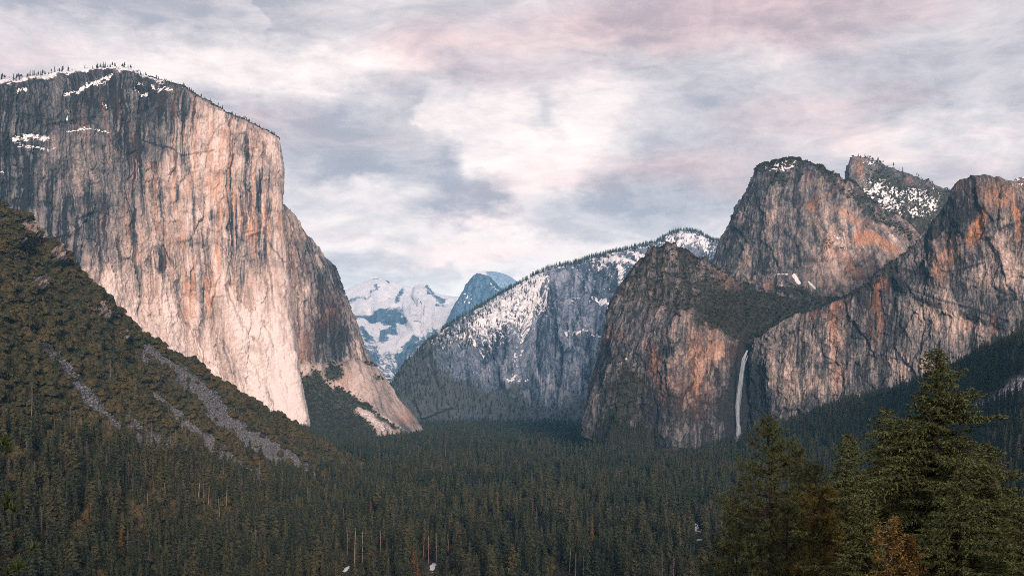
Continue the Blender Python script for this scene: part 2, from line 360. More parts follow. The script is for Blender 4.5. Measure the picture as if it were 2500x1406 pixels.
R_top  = [(-320, 196, 3500), (0, 197, 3650), (150, 186, 3800), (310, 176, 3900), (425, 211, 4000), (558, 282, 4040), (636, 313, 4060), (678, 338, 4080), (664, 350, 4600)]
R_back = [(-320, 230, 4600), (0, 230, 4700), (150, 230, 4800), (310, 230, 4900), (420, 260, 5000), (540, 320, 5000), (610, 350, 5000), (640, 375, 5000), (640, 380, 5200)]
p = make_patch([R_base, R_m1, R_m2, R_m3, R_br, R_top, R_back], 2.3); PATCH['cap'] = p
fade = np.where(p.row > 4, 0.35, 1.0)*np.clip((5.5-p.row), 0.2, 1)
d = cliff_disp(p, 1.0, 1.0, 1)*fade
px, py = p.px, p.py
# flakes and dihedrals of the lower wall
for pts, w_, amp in [([(535, 690), (600, 820), (660, 950), (700, 1030)], 26, 14), ([(610, 860), (660, 960), (690, 1030)], 12, -12), ([(440, 700), (475, 800), (490, 900)], 18, -12),
                     ([(385, 600), (400, 640), (425, 680)], 9, 14), ([(640, 560), (700, 640), (718, 760)], 26, 12), ([(560, 700), (590, 790)], 10, -14), ([(680, 700), (700, 900), (735, 1030)], 16, 14)]:
    d = d+amp*stroke(px, py, pts, w_)*fade
d = d*(1-.65*sstep(640, 672, px))
displace(p, d)
wx = px+26*fbm(px/60, py/90, 4, 3); wy = py+30*fbm(px/70, py/80, 4, 4)
a, b, g = streaks(p, 1.0, 1)
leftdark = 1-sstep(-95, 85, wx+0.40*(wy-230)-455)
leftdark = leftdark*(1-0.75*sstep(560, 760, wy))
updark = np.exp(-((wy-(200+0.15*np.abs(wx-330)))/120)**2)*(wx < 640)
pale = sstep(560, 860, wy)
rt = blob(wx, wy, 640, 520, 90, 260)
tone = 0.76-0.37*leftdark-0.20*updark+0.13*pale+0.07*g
zone = np.clip(1.0-0.88*pale+0.15*leftdark, 0.12, 1.2)
clus = sstep(-.15, .25, fbm(p.U/95, p.V/420, 3, 35))
tone = tone-(0.05+0.40*clus)*zone*sstep(0.03, 0.26, a+0.30*g-0.02)-(0.06+.14*clus)*zone*sstep(0.05, 0.35, b)-0.16*(1-pale)*sstep(.05, .4, fbm(p.U/120, p.V/70, 4, 36, .6))+0.15*sstep(0.05, 0.35, -b)*(0.4+0.6*pale)
fr = fresh(p, 1.0, 600, 34, 110, .66); cu_ = curtains(p, 1.0, 610)
tone = tone+0.13*fr*(1-.5*pale)*(1-.4*leftdark)-0.16*sstep(.05, .4, cu_)*(1-.75*pale)+.05*fresh(p, 1, 605, 60, 60, .5)*pale
# dark water streaks one can pick out
for pts, w_ in [([(392, 440), (398, 560), (393, 690)], 7), ([(463, 430), (470, 560), (465, 660)], 4), ([(512, 520), (505, 600), (508, 700)], 5), ([(205, 455), (212, 540), (196, 640)], 14), ([(375, 400), (372, 500)], 6), ([(555, 360), (560, 480), (556, 560)], 6), ([(600, 330), (603, 470), (598, 560)], 6), ([(640, 350), (636, 520)], 4), ([(660, 380), (657, 520), (660, 600)], 5),
                ([(500, 700), (485, 830), (490, 900)], 9), ([(345, 420), (350, 520)], 4), ([(590, 640), (586, 760)], 6), ([(130, 420), (110, 560)], 9), ([(70, 400), (60, 520)], 8), ([(440, 300), (446, 420)], 6), ([(410, 260), (420, 420)], 8)]:
    tone = tone-0.34*stroke(wx*0.35+px*0.65, py, pts, w_)*np.clip(0.7+0.9*b, 0.25, 1.2)
tone = tone-0.42*blob(wx, wy, 505, 780, 36, 130, -14)*(0.7+a)-0.34*blob(wx, wy, 555, 900, 20, 90, -18)*(.8+a)+0.16*stroke(wx*.3+px*.7, py, [(535, 690), (575, 780), (625, 880), (680, 1010)], 20, 26)+0.12*stroke(px, py, [(640, 760), (690, 900), (730, 1020)], 20)-.2*stroke(wx, py, [(612, 830), (640, 920), (655, 980)], 7)-0.2*blob(wx, wy, 600, 640, 60, 70)*(0.5+b)
tone = tone-0.22*blob(wx, wy, 390, 640, 40, 40)*(0.5+b*2)-0.3*blob(wx, wy, 330, 690, 14, 40)
# thin cracks
for pts in [[(545, 700), (585, 790), (612, 830)], [(612, 880), (640, 940), (668, 1000)], [(385, 590), (402, 615), (420, 645)], [(490, 560), (500, 640), (492, 740)], [(640, 780), (668, 860), (700, 960)], [(300, 340), (380, 350), (440, 385), (520, 370)], [(560, 640), (540, 690), (552, 730)], [(690, 700), (705, 800)], [(440, 740), (470, 820)], [(650, 590), (690, 640)], [(180, 540), (230, 520)]]:
    tone = tone-0.30*stroke(px+6*fbm(px/20, py/20, 2, 8), py, pts, 2.2)
warm = np.clip(sstep(-0.05, 0.35, fbm(p.U/22, p.V/240, 3, 33)+0.2*g)*(0.62*blob(wx, wy, 580, 470, 160, 210)+0.25*blob(wx, wy, 420, 560, 140, 180)+0.35*blob(wx, wy, 480, 680, 60, 120)+0.2*blob(wx, wy, 240, 300, 60, 60))*.8, 0, 0.6)
warm = np.clip(warm*(.75+.7*fr), 0, .62)
snow = sstep(4.05, 4.35, p.row+0.25*fbm(px/40, py/14, 3, 5))*(1-0.85*sstep(350, 430, px+30*fbm(px/50, py/40, 2, 6)))*(0.70+.5*fbm(px/9, py/4, 3, 9))
snow = np.maximum(snow, 0.66*np.maximum.reduce([stroke(wx*0.3+px*0.7, py+11*fbm(px/16, py/8, 4, 7, .65), q, w_*.8) for q, w_ in [([(30, 340), (70, 335), (112, 342)], 9), ([(30, 352), (80, 362), (130, 368)], 3), ([(155, 325), (200, 320), (258, 328)], 3.0), ([(150, 240), (190, 225), (240, 200), (270, 188)], 5), ([(185, 235), (215, 212), (255, 205)], 3), ([(40, 224), (62, 222)], 4), ([(152, 270), (155, 300)], 2.5), ([(325, 225), (350, 232), (362, 226)], 4), ([(332, 204), (352, 204)], 3), ([(370, 210), (415, 228)], 3), ([(0, 418), (10, 424)], 3), ([(245, 255), (255, 262)], 2)]]))
veg = sstep(4.2, 4.7, p.row)*sstep(360, 420, px)*0.55+0.5*blob(px, py, 420, 235, 60, 25)+0.45*blob(px, py, 60, 345, 55, 10)+0.0
tone = np.where(p.row > 4.3, np.minimum(tone, 0.42), tone)
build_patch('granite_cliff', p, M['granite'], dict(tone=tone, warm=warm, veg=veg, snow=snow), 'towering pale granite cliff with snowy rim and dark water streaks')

# ---- recessed right-hand face of that cliff
c = [[(690, 930, 4080), (735, 930, 4130), (800, 925, 4220), (860, 915, 4330), (905, 905, 4430), (885, 905, 5000)],
     [(690, 870, 4090), (735, 860, 4140), (795, 850, 4230), (845, 845, 4330), (884, 848, 4450), (865, 848, 5000)],
     [(680, 760, 4110), (730, 750, 4160), (785, 755, 4260), (820, 758, 4350), (850, 765, 4480), (835, 765, 5000)],
     [(676, 620, 4150), (720, 630, 4210), (762, 660, 4310), (795, 690, 4400), (826, 705, 4520), (812, 705, 5000)],
     [(672, 500, 4260), (690, 505, 4290), (726, 548, 4360), (760, 596, 4430), (806, 648, 4540), (790, 660, 5000)],
     [(660, 520, 4900), (680, 525, 4900), (715, 570, 4900), (745, 615, 4950), (780, 670, 5000), (775, 690, 5200)]]
p = make_patch(c, 2.3); PATCH['east'] = p
displace(p, cliff_disp(p, 0.8, 1.0, 50)*np.clip(4.6-p.row, 0.15, 1))
px, py = p.px, p.py; wx = px+16*fbm(px/50, py/70, 4, 13); wy = py+20*fbm(px/50, py/60, 4, 14); a, b, g = streaks(p, 1, 51, 11, 220)
tone = 0.56+0.08*g-0.38*sstep(0.0, 0.3, a+0.3*g)-0.12*sstep(.05, .35, b)-0.42*blob(wx, wy, 800, 825, 62, 68)-0.22*blob(wx, wy, 795, 690, 22, 90)-0.2*blob(wx, wy, 745, 580, 16, 80)-0.15*blob(wx, wy, 830, 690, 20, 60)+0.15*blob(wx, wy, 740, 720, 20, 40)+0.12*blob(wx, wy, 850, 880, 60, 30)
tone = tone+.16*fresh(p, 1, 680, 26, 80, .66)-.14*sstep(.05, .4, curtains(p, 1, 690))
tone = tone-0.2*stroke(wx, py, [(780, 640), (782, 760), (778, 830)], 8)-0.25*stroke(wx, py, [(808, 650), (812, 780)], 7)
warm = 0.55*blob(wx, wy, 735, 850, 25, 60)*(0.6+a)+0.35*blob(wx, wy, 705, 640, 30, 100)*(0.5+b)+0.35*blob(wx, wy, 800, 760, 40, 50)*sstep(-.1, .3, b)
build_patch('granite_buttress', p, M['granite'], dict(tone=tone, warm=np.clip(warm, 0, .7), veg=0.3*sstep(3.9, 4.3, p.row)+0.2*blob(px, py, 800, 900, 60, 10), snow=np.zeros(p.shape)), 'streaked granite buttress receding behind the pale cliff')

# ---- ledge, brushy slope and pale slab below it
c = [[(690, 1075, 3820), (770, 1075, 3800), (850, 1072, 3800), (930, 1068, 3850), (1000, 1064, 3920), (1034, 1062, 4020), (1028, 1062, 4500)],
     [(690, 1010, 3960), (765, 1010, 3950), (838, 1006, 3960), (905, 1005, 3990), (968, 1010, 4060), (1012, 1024, 4130), (1005, 1024, 4600)],
     [(690, 950, 4040), (760, 950, 4050), (830, 948, 4080), (890, 945, 4120), (940, 955, 4200), (972, 978, 4280), (965, 978, 4700)],
     [(690, 900, 4100), (750, 896, 4120), (820, 893, 4190), (870, 888, 4260), (910, 896, 4340), (940, 930, 4420), (930, 930, 4800)],
     [(690, 890, 4260), (750, 888, 4280), (820, 886, 4330), (868, 880, 4400), (902, 884, 4480), (915, 905, 4550), (905, 905, 4900)]]
p = make_patch(c, 2.3); PATCH['ledge'] = p
displace(p, cliff_disp(p, 0.55, 1.0, 70))
px, py = p.px, p.py; wx = px+14*fbm(px/40, py/40, 4, 23); wy = py+14*fbm(px/40, py/40, 4, 24); a, b, g = streaks(p, 1, 71, 14, 120)
tone = 0.70+0.12*g-0.2*sstep(.05, .4, a)+0.15*blob(wx, wy, 860, 960, 70, 40)-0.15*sstep(950, 1010, wx)-0.2*blob(wx, wy, 1000, 1035, 30, 15)
veg = 1.05*(1-sstep(-35, 20, (wx-735)-(wy-895)*1.28+10))+0.9*blob(px, py, 815, 912, 28, 22)+0.75*blob(px, py, 775, 930, 30, 10, 60)+0.55*blob(px, py, 910, 890, 40, 10)+0.6*blob(px, py, 920, 925, 20, 10)+0.35*blob(wx, wy, 760, 980, 70, 60)
veg = veg+0.8*stroke(wx, wy, [(830, 960), (880, 1000), (960, 1045)], 12)
scar = stroke(px, py+5*fbm(px/15, py/15, 3, 25), [(875, 1005), (905, 1025), (940, 1050)], 6, 12)+stroke(px, py, [(930, 1015), (975, 1046)], 4)
veg = np.clip(veg*(1-scar), 0, 1.1); p.veg = veg
warm = 0.5*blob(wx, wy, 990, 1025, 14, 14)+0.25*blob(wx, wy, 830, 930, 30, 30)
build_patch('granite_ledge_slope', p, M['granite'], dict(tone=tone+0.1*scar, warm=warm, veg=veg, snow=0.45*scar), 'brushy ledge and pale granite slab at the foot of the cliff')

# ---- far snowy mountain
T = [(770, 735), (835, 712), (872, 697), (902, 687), (926, 682), (952, 691), (985, 697), (1012, 703), (1018, 698), (1030, 697), (1046, 702), (1058, 714), (1090, 722), (1140, 730), (1260, 745)]
c = [[(x-10+0.1*i, 985, 8600) for i, (x, y) in enumerate(T)],
     [(x-5, 900+8*math.sin(i*1.3), 9800+120*math.sin(i*2.1)) for i, (x, y) in enumerate(T)],
     [(x-2, 835+7*math.sin(i*1.9+1), 11500+250*math.sin(i*1.7)) for i, (x, y) in enumerate(T)],
     [(x, 775+6*math.sin(i*1.1+2), 13400+350*math.sin(i*2.3+1)) for i, (x, y) in enumerate(T)],
     [(x, y+28, 15200) for i, (x, y) in enumerate(T)],
     [(x, y, 16200) for x, y in T], [(x, y+60, 18500) for x, y in T]]
p = make_patch(c, 2.2)
q = np.clip(5.2-p.row, 0.12, 1)
displace(p, (95*ridged((p.U+.6*p.V)/1100, p.V/900, 4, 91)+45*fbm(p.U/350, p.V/200, 5, 92, .55))*q)
px, py = p.px, p.py; wx = px+12*fbm(px/30, py/30, 4, 93); wy = py+10*fbm(px/35, py/20, 4, 94)
f1 = fbm((px+py*0.6)/55, (py-px*0.25)/18, 5, 95, .6)
f9 = fbm((px+py*.5)/10, (py-px*.2)/4.5, 4, 97, .6)
snow = 0.84+0.30*f1+0.48*f9-0.12*sstep(800, 900, wy)-0.2*sstep(880, 940, wy)+0.25*blob(px, py, 900, 720, 60, 22)+0.2*blob(px, py, 860, 750, 50, 15)
for pts, w_ in [([(845, 738), (880, 727), (925, 712)], 6), ([(905, 770), (950, 765), (990, 790)], 14), ([(985, 705), (975, 725), (960, 745)], 6), ([(870, 790), (920, 770), (955, 800), (930, 835)], 16), ([(1040, 712), (1060, 730), (1100, 750)], 10), ([(985, 750), (1040, 742), (1090, 756)], 5), ([(1020, 795), (1060, 815), (1040, 850)], 16), ([(880, 820), (900, 838)], 10), ([(1000, 840), (980, 900)], 22), ([(855, 770), (850, 790)], 6), ([(912, 684), (935, 684), (950, 692)], 4)]:
    snow = snow-0.55*stroke(wx, wy, pts, w_*.75)
for pts, w_ in [([(1030, 810), (1060, 785), (1100, 752)], 12), ([(850, 812), (900, 795), (940, 800)], 8), ([(930, 860), (990, 830), (1010, 810)], 9), ([(970, 752), (1020, 738), (1060, 755)], 7)]:
    snow = snow+0.6*stroke(wx, wy, pts, w_)
dark = 0.55*blob(px, py, 900, 890, 36, 36)+0.25*blob(px, py, 1000, 880, 60, 40)
snow = np.clip(snow-dark, 0, 1)
tone = 0.40+0.14*f1+0.16*fbm(px/6, py/40, 3, 96)
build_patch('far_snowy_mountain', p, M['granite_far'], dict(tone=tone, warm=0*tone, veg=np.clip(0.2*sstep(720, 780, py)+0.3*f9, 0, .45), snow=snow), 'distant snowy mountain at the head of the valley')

# ---- half-sheared dome
c = [[(1060, 850, 11800), (1085, 850, 11850), (1110, 850, 11900), (1160, 850, 12000), (1200, 850, 12050), (1235, 850, 12100), (1275, 850, 12300), (1330, 850, 12500)],
     [(1080, 800, 12100), (1098, 785, 12150), (1112, 780, 12150), (1155, 775, 12250), (1198, 775, 12300), (1232, 775, 12350), (1275, 790, 12500), (1330, 800, 12700)],
     [(1088, 790, 12300), (1104, 752, 12330), (1121, 728, 12330), (1161, 688, 12330), (1196, 700, 12350), (1229, 728, 12400), (1270, 745, 12550), (1325, 770, 12800)],
     [(1091, 785, 12400), (1107, 746, 12400), (1124, 720, 12400), (1165, 667, 12400), (1194, 676, 12420), (1222, 702, 12480), (1264, 712, 12700), (1325, 755, 12900)],
     [(1094, 785, 12900), (1110, 748, 12900), (1140, 712, 12900), (1172, 665, 12700), (1208, 664, 12900), (1238, 672, 13000), (1268, 692, 13000), (1325, 740, 13100)],
     [(1094, 830, 13900), (1110, 810, 13900), (1140, 780, 13900), (1172, 740, 13800), (1208, 740, 13900), (1238, 740, 14000), (1268, 760, 14000), (1325, 790, 14000)]]
p = make_patch(c, 2.0)
displace(p, (16*fbm(p.U/160, p.V/600, 4, 101)+10*fbm(p.U/60, p.V/90, 3, 102))*np.where(p.row > 3, 0.4, 1))
px, py = p.px, p.py; wx = px+5*fbm(px/20, py/20, 3, 103)
a, b, g = streaks(p, 4, 104, 14, 200)
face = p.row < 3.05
tone = np.where(face, 0.34-0.12*sstep(0, .3, a)+0.05*g, 0.78+0.05*g)  # face toned darker, its shade put into the colour; crown paler
snow = np.where(face, 0.0, 0.95*(1-sstep(1195, 1225, wx-0.9*(py-690))))+0.5*stroke(wx, py, [(1196, 690), (1222, 715), (1230, 735)], 3)+0.35*blob(px, py, 1140, 730, 30, 25)*sstep(.05, .3, fbm(px/5, py/5, 3, 105))*2
build_patch('half_dome_mountain', p, M['granite_far'], dict(tone=tone, warm=0*tone, veg=0*tone, snow=np.clip(snow, 0, 1)), 'sheared granite dome with a face painted in blue shade and snowy crown')

# ---- snowy forested ridge in the middle distance
top = [(948, 948, 5500), (1000, 884, 5700), (1050, 836, 5850), (1105, 790, 6000), (1150, 764, 6150), (1205, 730, 6300), (1255, 702, 6450), (1300, 676, 6550), (1345, 655, 6650), (1400, 642, 6750), (1450, 628, 6850), (1500, 616, 6950), (1550, 606, 7100), (1605, 590, 7500), (1640, 570, 7900), (1668, 563, 8000), (1702, 568, 8000), (1738, 586, 7900), (1785, 586, 7700), (1870, 600, 7500)]
n = len(top)
bot = [(1026, 1062, 5150), (1040, 1062, 5120)]+[(1040+i*38, 1062, 5050-12*i) for i in range(2, n)]
def lerp3(a, b, t): return tuple(a[k]+(b[k]-a[k])*t for k in range(3))
def ridge_row(t, dfun): return [(*lerp3(bot[i], top[i], t)[:2], lerp3(bot[i], top[i], t)[2]+dfun(i)) for i in range(n)]
butt = lambda i: -330*math.exp(-((i-10.5)/2.6)**2)-140*math.exp(-((i-6.0)/1.3)**2)
gul = lambda i: 170*math.exp(-((i-7.7)/0.8)**2)
c = [bot, ridge_row(0.20, lambda i: 30), ridge_row(0.30, lambda i: -30+0.25*butt(i)), ridge_row(0.50, lambda i: -90+0.75*butt(i)+gul(i)*.6), ridge_row(0.72, lambda i: -90+1.0*butt(i)+gul(i)), ridge_row(0.90, lambda i: -60+0.85*butt(i)+gul(i)), top,
     [(x, y+45, D+1600) for x, y, D in top]]
p = make_patch(c, 2.4); PATCH['ridge'] = p
displace(p, cliff_disp(p, 2.6, 1.8, 120)*np.clip(5.9-p.row, 0.1, 1)*np.clip(p.row-0.3, .15, 1))
px, py = p.px, p.py; wx = px+18*fbm(px/45, py/45, 4, 123); wy = py+18*fbm(px/45, py/45, 4, 124); a, b, g = streaks(p, 1.6, 125, 12, 160)
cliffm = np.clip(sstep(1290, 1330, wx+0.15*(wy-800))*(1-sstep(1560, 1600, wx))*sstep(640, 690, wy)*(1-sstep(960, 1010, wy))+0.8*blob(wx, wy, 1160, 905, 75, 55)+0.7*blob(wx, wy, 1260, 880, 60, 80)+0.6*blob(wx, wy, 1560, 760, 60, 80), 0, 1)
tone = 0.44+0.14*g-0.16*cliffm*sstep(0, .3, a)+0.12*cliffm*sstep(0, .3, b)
fr = fresh(p, 1.8, 700, 40, 90, .60); tone = tone+.14*fr*cliffm-.12*sstep(.05, .4, curtains(p, 2.2, 710))*cliffm  # pale facets here paint light onto the buttress faces
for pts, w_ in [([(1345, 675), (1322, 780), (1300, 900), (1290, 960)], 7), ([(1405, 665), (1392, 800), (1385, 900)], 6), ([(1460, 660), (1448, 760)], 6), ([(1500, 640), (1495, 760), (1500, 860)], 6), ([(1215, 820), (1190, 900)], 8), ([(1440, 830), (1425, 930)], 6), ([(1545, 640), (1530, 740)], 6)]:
    tone = tone-.20*stroke(wx, wy, pts, w_)  # dark strokes paint gully shade that the frontal sun leaves out
veg = np.clip(0.30-0.4*cliffm+0.35*g+0.35*fbm(px/14, py/10, 3, 126)+0.4*sstep(930, 985, wy)+0.35*blob(wx, wy, 1030, 920, 70, 90)+.25*blob(wx, wy, 1100, 960, 120, 40), 0, 1)
treed = np.clip(0.10+1.2*sstep(5.45, 5.8, p.row)+0.35*sstep(930, 1000, wy)+0.5*blob(wx, wy, 1040, 900, 90, 80)+0.5*blob(wx, wy, 1120, 830, 60, 40)+0.3*sstep(0, .25, fbm(px/16, py/14, 4, 129))*(wy < 800)-cliffm*.6, 0, 1.2)
f1 = fbm(px/22, py/16, 5, 127, .6); f2 = fbm(px/7, py/5, 3, 128)
up = 1-sstep(-10, 60, wy-(0.46*(1500-wx)+690))       # near the crest
snow = 0.24*blob(wx, wy, 1260, 745, 100, 60, -35)+0.24*blob(wx, wy, 1195, 800, 80, 40, -30)+0.18*up+0.50*f1+0.50*f2+0.16
snow = snow*(1-0.70*cliffm)-0.4*sstep(840, 910, wy)+0.15*cliffm*sstep(.1, .4, f2)+0.42*cliffm*sstep(.22, .5, fbm((px+.3*py)/34, (py-.1*px)/4.0, 4, 130, .6))
snow = snow+0.45*blob(px, py, 1290, 715, 45, 40, -50)*(0.7+f2)+0.62*blob(px, py, 1672, 582, 42, 14)*(0.6+0.9*f1)+0.5*blob(px, py, 1690, 605, 60, 18)*(1+f2)+0.45*blob(px, py, 1540, 640, 60, 25)*(0.7+2*f1)+0.5*blob(px, py, 1640, 600, 40, 12)*(0.5+f2)
for pts, w_ in [([(1460, 745), (1480, 765)], 6), ([(1390, 830), (1420, 826), (1462, 830)], 3.0), ([(1455, 738), (1490, 772)], 4), ([(1510, 640), (1508, 700), (1512, 740)], 5), ([(1560, 640), (1545, 680)], 6), ([(1265, 870), (1255, 925), (1245, 950)], 8), ([(1290, 940), (1262, 950)], 6), ([(1375, 925), (1400, 915)], 4), ([(1150, 915), (1158, 925)], 4), ([(1270, 935), (1235, 940)], 6), ([(1320, 690), (1290, 760), (1270, 840)], 5), ([(1340, 700), (1325, 760)], 3)]:
    snow = snow+0.6*stroke(wx*.4+px*.6, wy*.4+py*.6, pts, w_)*(0.75+0.8*f2)
snow = np.clip(snow, 0, 1); p.snow = snow; p.veg = treed
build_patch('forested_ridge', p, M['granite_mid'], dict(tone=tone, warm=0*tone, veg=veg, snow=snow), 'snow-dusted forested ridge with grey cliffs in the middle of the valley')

# ---- rounded rock massif left of the waterfall
cols = [[(1470, 1080, 3500), (1490, 960, 3500), (1520, 850, 3500), (1545, 770, 3500), (1590, 650, 3500)],
        [(1422, 1062, 2960), (1447, 960, 2985), (1477, 850, 3000), (1493, 772, 3015), (1573, 648, 3060)],
        [(1490, 1095, 2850), (1512, 960, 2870), (1540, 835, 2895), (1572, 735, 2960), (1593, 611, 3030)],
        [(1570, 1125, 2780), (1590, 980, 2795), (1605, 830, 2815), (1632, 720, 2920), (1628, 606, 3035)],
        [(1650, 1140, 2735), (1662, 980, 2750), (1672, 812, 2775), (1690, 730, 2910), (1690, 626, 3060)],
        [(1720, 1125, 2730), (1728, 980, 2745), (1734, 822, 2765), (1762, 752, 2925), (1755, 660, 3090)],
        [(1772, 1100, 2750), (1780, 980, 2765), (1785, 848, 2790), (1822, 785, 2950), (1815, 700, 3130)],
        [(1796, 1090, 2840), (1800, 970, 2860), (1812, 856, 2880), (1850, 792, 2990), (1865, 722, 3170)],
        [(1835, 1090, 2850), (1838, 970, 2870), (1842, 853, 2885), (1885, 790, 3010), (1925, 738, 3200)],
        [(1885, 1080, 2950), (1888, 960, 2950), (1892, 840, 2960), (1935, 775, 3040), (1985, 745, 3220)],
        [(2000, 1050, 3050), (2000, 950, 3050), (2000, 830, 3050), (2030, 770, 3100), (2080, 735, 3250)]]
c = [[cols[k][r] for k in range(len(cols))] for r in range(5)]
c.append([(x+15, y+30, D+500) for x, y, D in c[-1]])
p = make_patch(c, 2.3); PATCH['massif'] = p
displace(p, cliff_disp(p, 0.75, 0.9, 140)*np.where(p.row > 3.7, .85, 1))
px, py = p.px, p.py; wx = px+18*fbm(px/45, py/45, 4, 143); wy = py+18*fbm(px/45, py/45, 4, 144); a, b, g = streaks(p, .9, 145, 11, 170)
crest_slope = 1-sstep(-25, 25, wy-(755+0.35*(wx-1560)))
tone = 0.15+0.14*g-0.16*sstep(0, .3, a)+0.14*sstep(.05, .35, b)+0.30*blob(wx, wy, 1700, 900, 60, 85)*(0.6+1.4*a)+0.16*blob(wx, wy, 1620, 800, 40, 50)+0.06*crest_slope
veg = 0.48*crest_slope+0.25*f1[0, 0]*0+0.30*fbm(px/18, py/14, 4, 147, .6)+0.75*blob(wx, wy, 1800, 760, 80, 55)+0.55*blob(wx, wy, 1870, 780, 70, 45)+0.75*blob(wx, wy, 1540, 960, 60, 80)+0.55*blob(wx, wy, 1480, 1060, 70, 50)+0.45*blob(wx, wy, 1640, 1030, 50, 25)+0.5*blob(wx, wy, 1550, 1090, 60, 40)
veg = veg+0.5*sstep(1040, 1110, wy)*(0.6+fbm(px/30, py/30, 3, 148))
veg = veg-0.35*blob(wx, wy, 1690, 920, 70, 90)-0.3*blob(wx, wy, 1780, 690, 60, 15, 35)
fr = fresh(p, .9, 620, 24, 60, .62); zn_ = np.clip(blob(wx, wy, 1690, 900, 90, 110)+.7*blob(wx, wy, 1640, 1060, 60, 60)+.5*blob(wx, wy, 1600, 830, 60, 70)+.10, 0, 1)
tone = tone+0.26*fr*zn_-0.14*sstep(.05, .4, curtains(p, .9, 630))
alc = np.clip(.75*blob(wx, wy, 1788, 985, 34, 95)+blob(wx, wy, 1815, 900, 24, 60)+blob(wx, wy, 1822, 990, 38, 75)+blob(wx, wy, 1780, 1060, 30, 40), 0, 1)     # wall kept wet by the fall
tone = tone-0.6*alc; veg = np.clip(veg*(1-alc), 0, 1.05); p.veg = veg; p.alc = alc
warm = np.clip(0.75*blob(wx, wy, 1705, 900, 28, 90)*(0.75+a)+0.5*blob(wx, wy, 1750, 850, 40, 45)+0.5*blob(wx, wy, 1600, 890, 12, 60, -15)+0.4*blob(wx, wy, 1660, 940, 30, 50)+0.35*blob(wx, wy, 1500, 820, 30, 15)+0.3*blob(wx, wy, 1740, 800, 70, 10, 20)+0.35*blob(wx, wy, 1780, 690, 70, 16, 30)+0.2*crest_slope*sstep(0, .3, fbm(px/15, py/15, 3, 149)), 0, .75)*(1-alc)*(.32+.5*fr)
snow = 0.8*stroke(px, py, [(1532, 872), (1536, 880)], 2)+0.9*stroke(px, py, [(1768, 1088), (1784, 1084)], 3)
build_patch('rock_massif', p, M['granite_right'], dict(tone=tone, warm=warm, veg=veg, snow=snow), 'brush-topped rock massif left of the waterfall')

# ---- rounded grey peak behind
cols = [[(1760, 700, 4300), (1785, 620, 4300), (1810, 550, 4300), (1850, 470, 4300)],
        [(1735, 690, 3780), (1762, 612, 3790), (1790, 545, 3800), (1836, 472, 3830)],
        [(1830, 735, 3600), (1836, 620, 3630), (1842, 520, 3670), (1851, 414, 3780)],
        [(1900, 750, 3500), (1898, 640, 3540), (1896, 520, 3590), (1912, 391, 3740)],
        [(1975, 760, 3450), (1970, 640, 3500), (1960, 530, 3560), (1965, 402, 3750)],
        [(2060, 760, 3430), (2045, 645, 3500), (2025, 545, 3580), (2025, 426, 3780)],
        [(2150, 750, 3430), (2125, 650, 3520), (2095, 560, 3620), (2078, 448, 3820)],
        [(2240, 730, 3450), (2200, 640, 3560), (2165, 570, 3680), (2130, 500, 3880)],
        [(2340, 700, 3520), (2290, 630, 3650), (2250, 580, 3760), (2210, 545, 3950)]]
c = [[cols[k][r] for k in range(len(cols))] for r in range(4)]
c.append([(x+10, y+40, D+700) for x, y, D in c[-1]])
p = make_patch(c, 2.3); PATCH['peak'] = p
displace(p, cliff_disp(p, 0.7, 1.0, 160)*np.where(p.row > 2.8, .8, 1))
px, py = p.px, p.py; wx = px+18*fbm(px/45, py/45, 4, 163); wy = py+18*fbm(px/45, py/45, 4, 164); a, b, g = streaks(p, 1, 165, 12, 150)
slab = sstep(-30, 60, (wx-1930)-(wy-450)*0.2)
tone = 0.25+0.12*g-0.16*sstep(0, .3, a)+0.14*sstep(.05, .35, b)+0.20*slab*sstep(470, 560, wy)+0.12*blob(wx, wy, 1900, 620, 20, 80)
tone = tone+0.16*fresh(p, 1, 660, 34, 50, .64)-.12*sstep(.05, .4, curtains(p, 1, 670))*(1-slab)
diag = fbm((px*0.75+py*0.65)/14, (py*0.75-px*0.65)/40, 4, 166)
tone = tone-0.14*slab*sstep(0.05, .35, diag)
warm = .8*np.clip(0.95*stroke(wx*.3+px*.7, wy*.3+py*.7, [(2095, 580), (2130, 590), (2180, 615)], 13)+0.6*blob(wx, wy, 1978, 510, 14, 16)+0.5*blob(wx, wy, 2080, 540, 50, 12, 35)+0.45*blob(wx, wy, 2020, 600, 12, 30)+0.5*blob(wx, wy, 2075, 650, 40, 14, 30)+0.5*blob(wx, wy, 1880, 705, 14, 20)+0.5*blob(wx, wy, 2110, 660, 18, 10)+0.18*slab*sstep(0, .3, fbm(px/25, py/25, 3, 167)), 0, .85)
veg = np.clip(0.55*blob(wx, wy, 1900, 430, 60, 40)+0.5*sstep(2.65, 3, p.row)+0.7*blob(wx, wy, 1930, 715, 70, 18)+0.5*stroke(wx, wy, [(2000, 430), (2060, 470), (2160, 545), (2230, 580)], 14)+0.3*fbm(px/14, py/14, 4, 168)+0.35*stroke(wx, wy, [(2000, 590), (2050, 620)], 12)+0.05, 0, 1)
f2 = fbm(px/7, py/5, 3, 169)
snow = np.clip(0.6*blob(wx, wy, 1905, 405, 45, 16)*(0.8+2*f2)+0.9*stroke(px, py, [(1940, 675), (1950, 690)], 5)+0.8*stroke(px, py, [(1975, 690), (1990, 705)], 3)+0.7*stroke(px, py, [(1890, 670), (1925, 672)], 2)+0.7*stroke(px, py, [(2010, 570), (2055, 595)], 3)*(0.6+f2)+0.7*stroke(px, py, [(2180, 645), (2190, 655)], 2)+0.35*blob(px, py, 1890, 480, 12, 40)*(.5+2*f2), 0, 1)
p.veg = veg
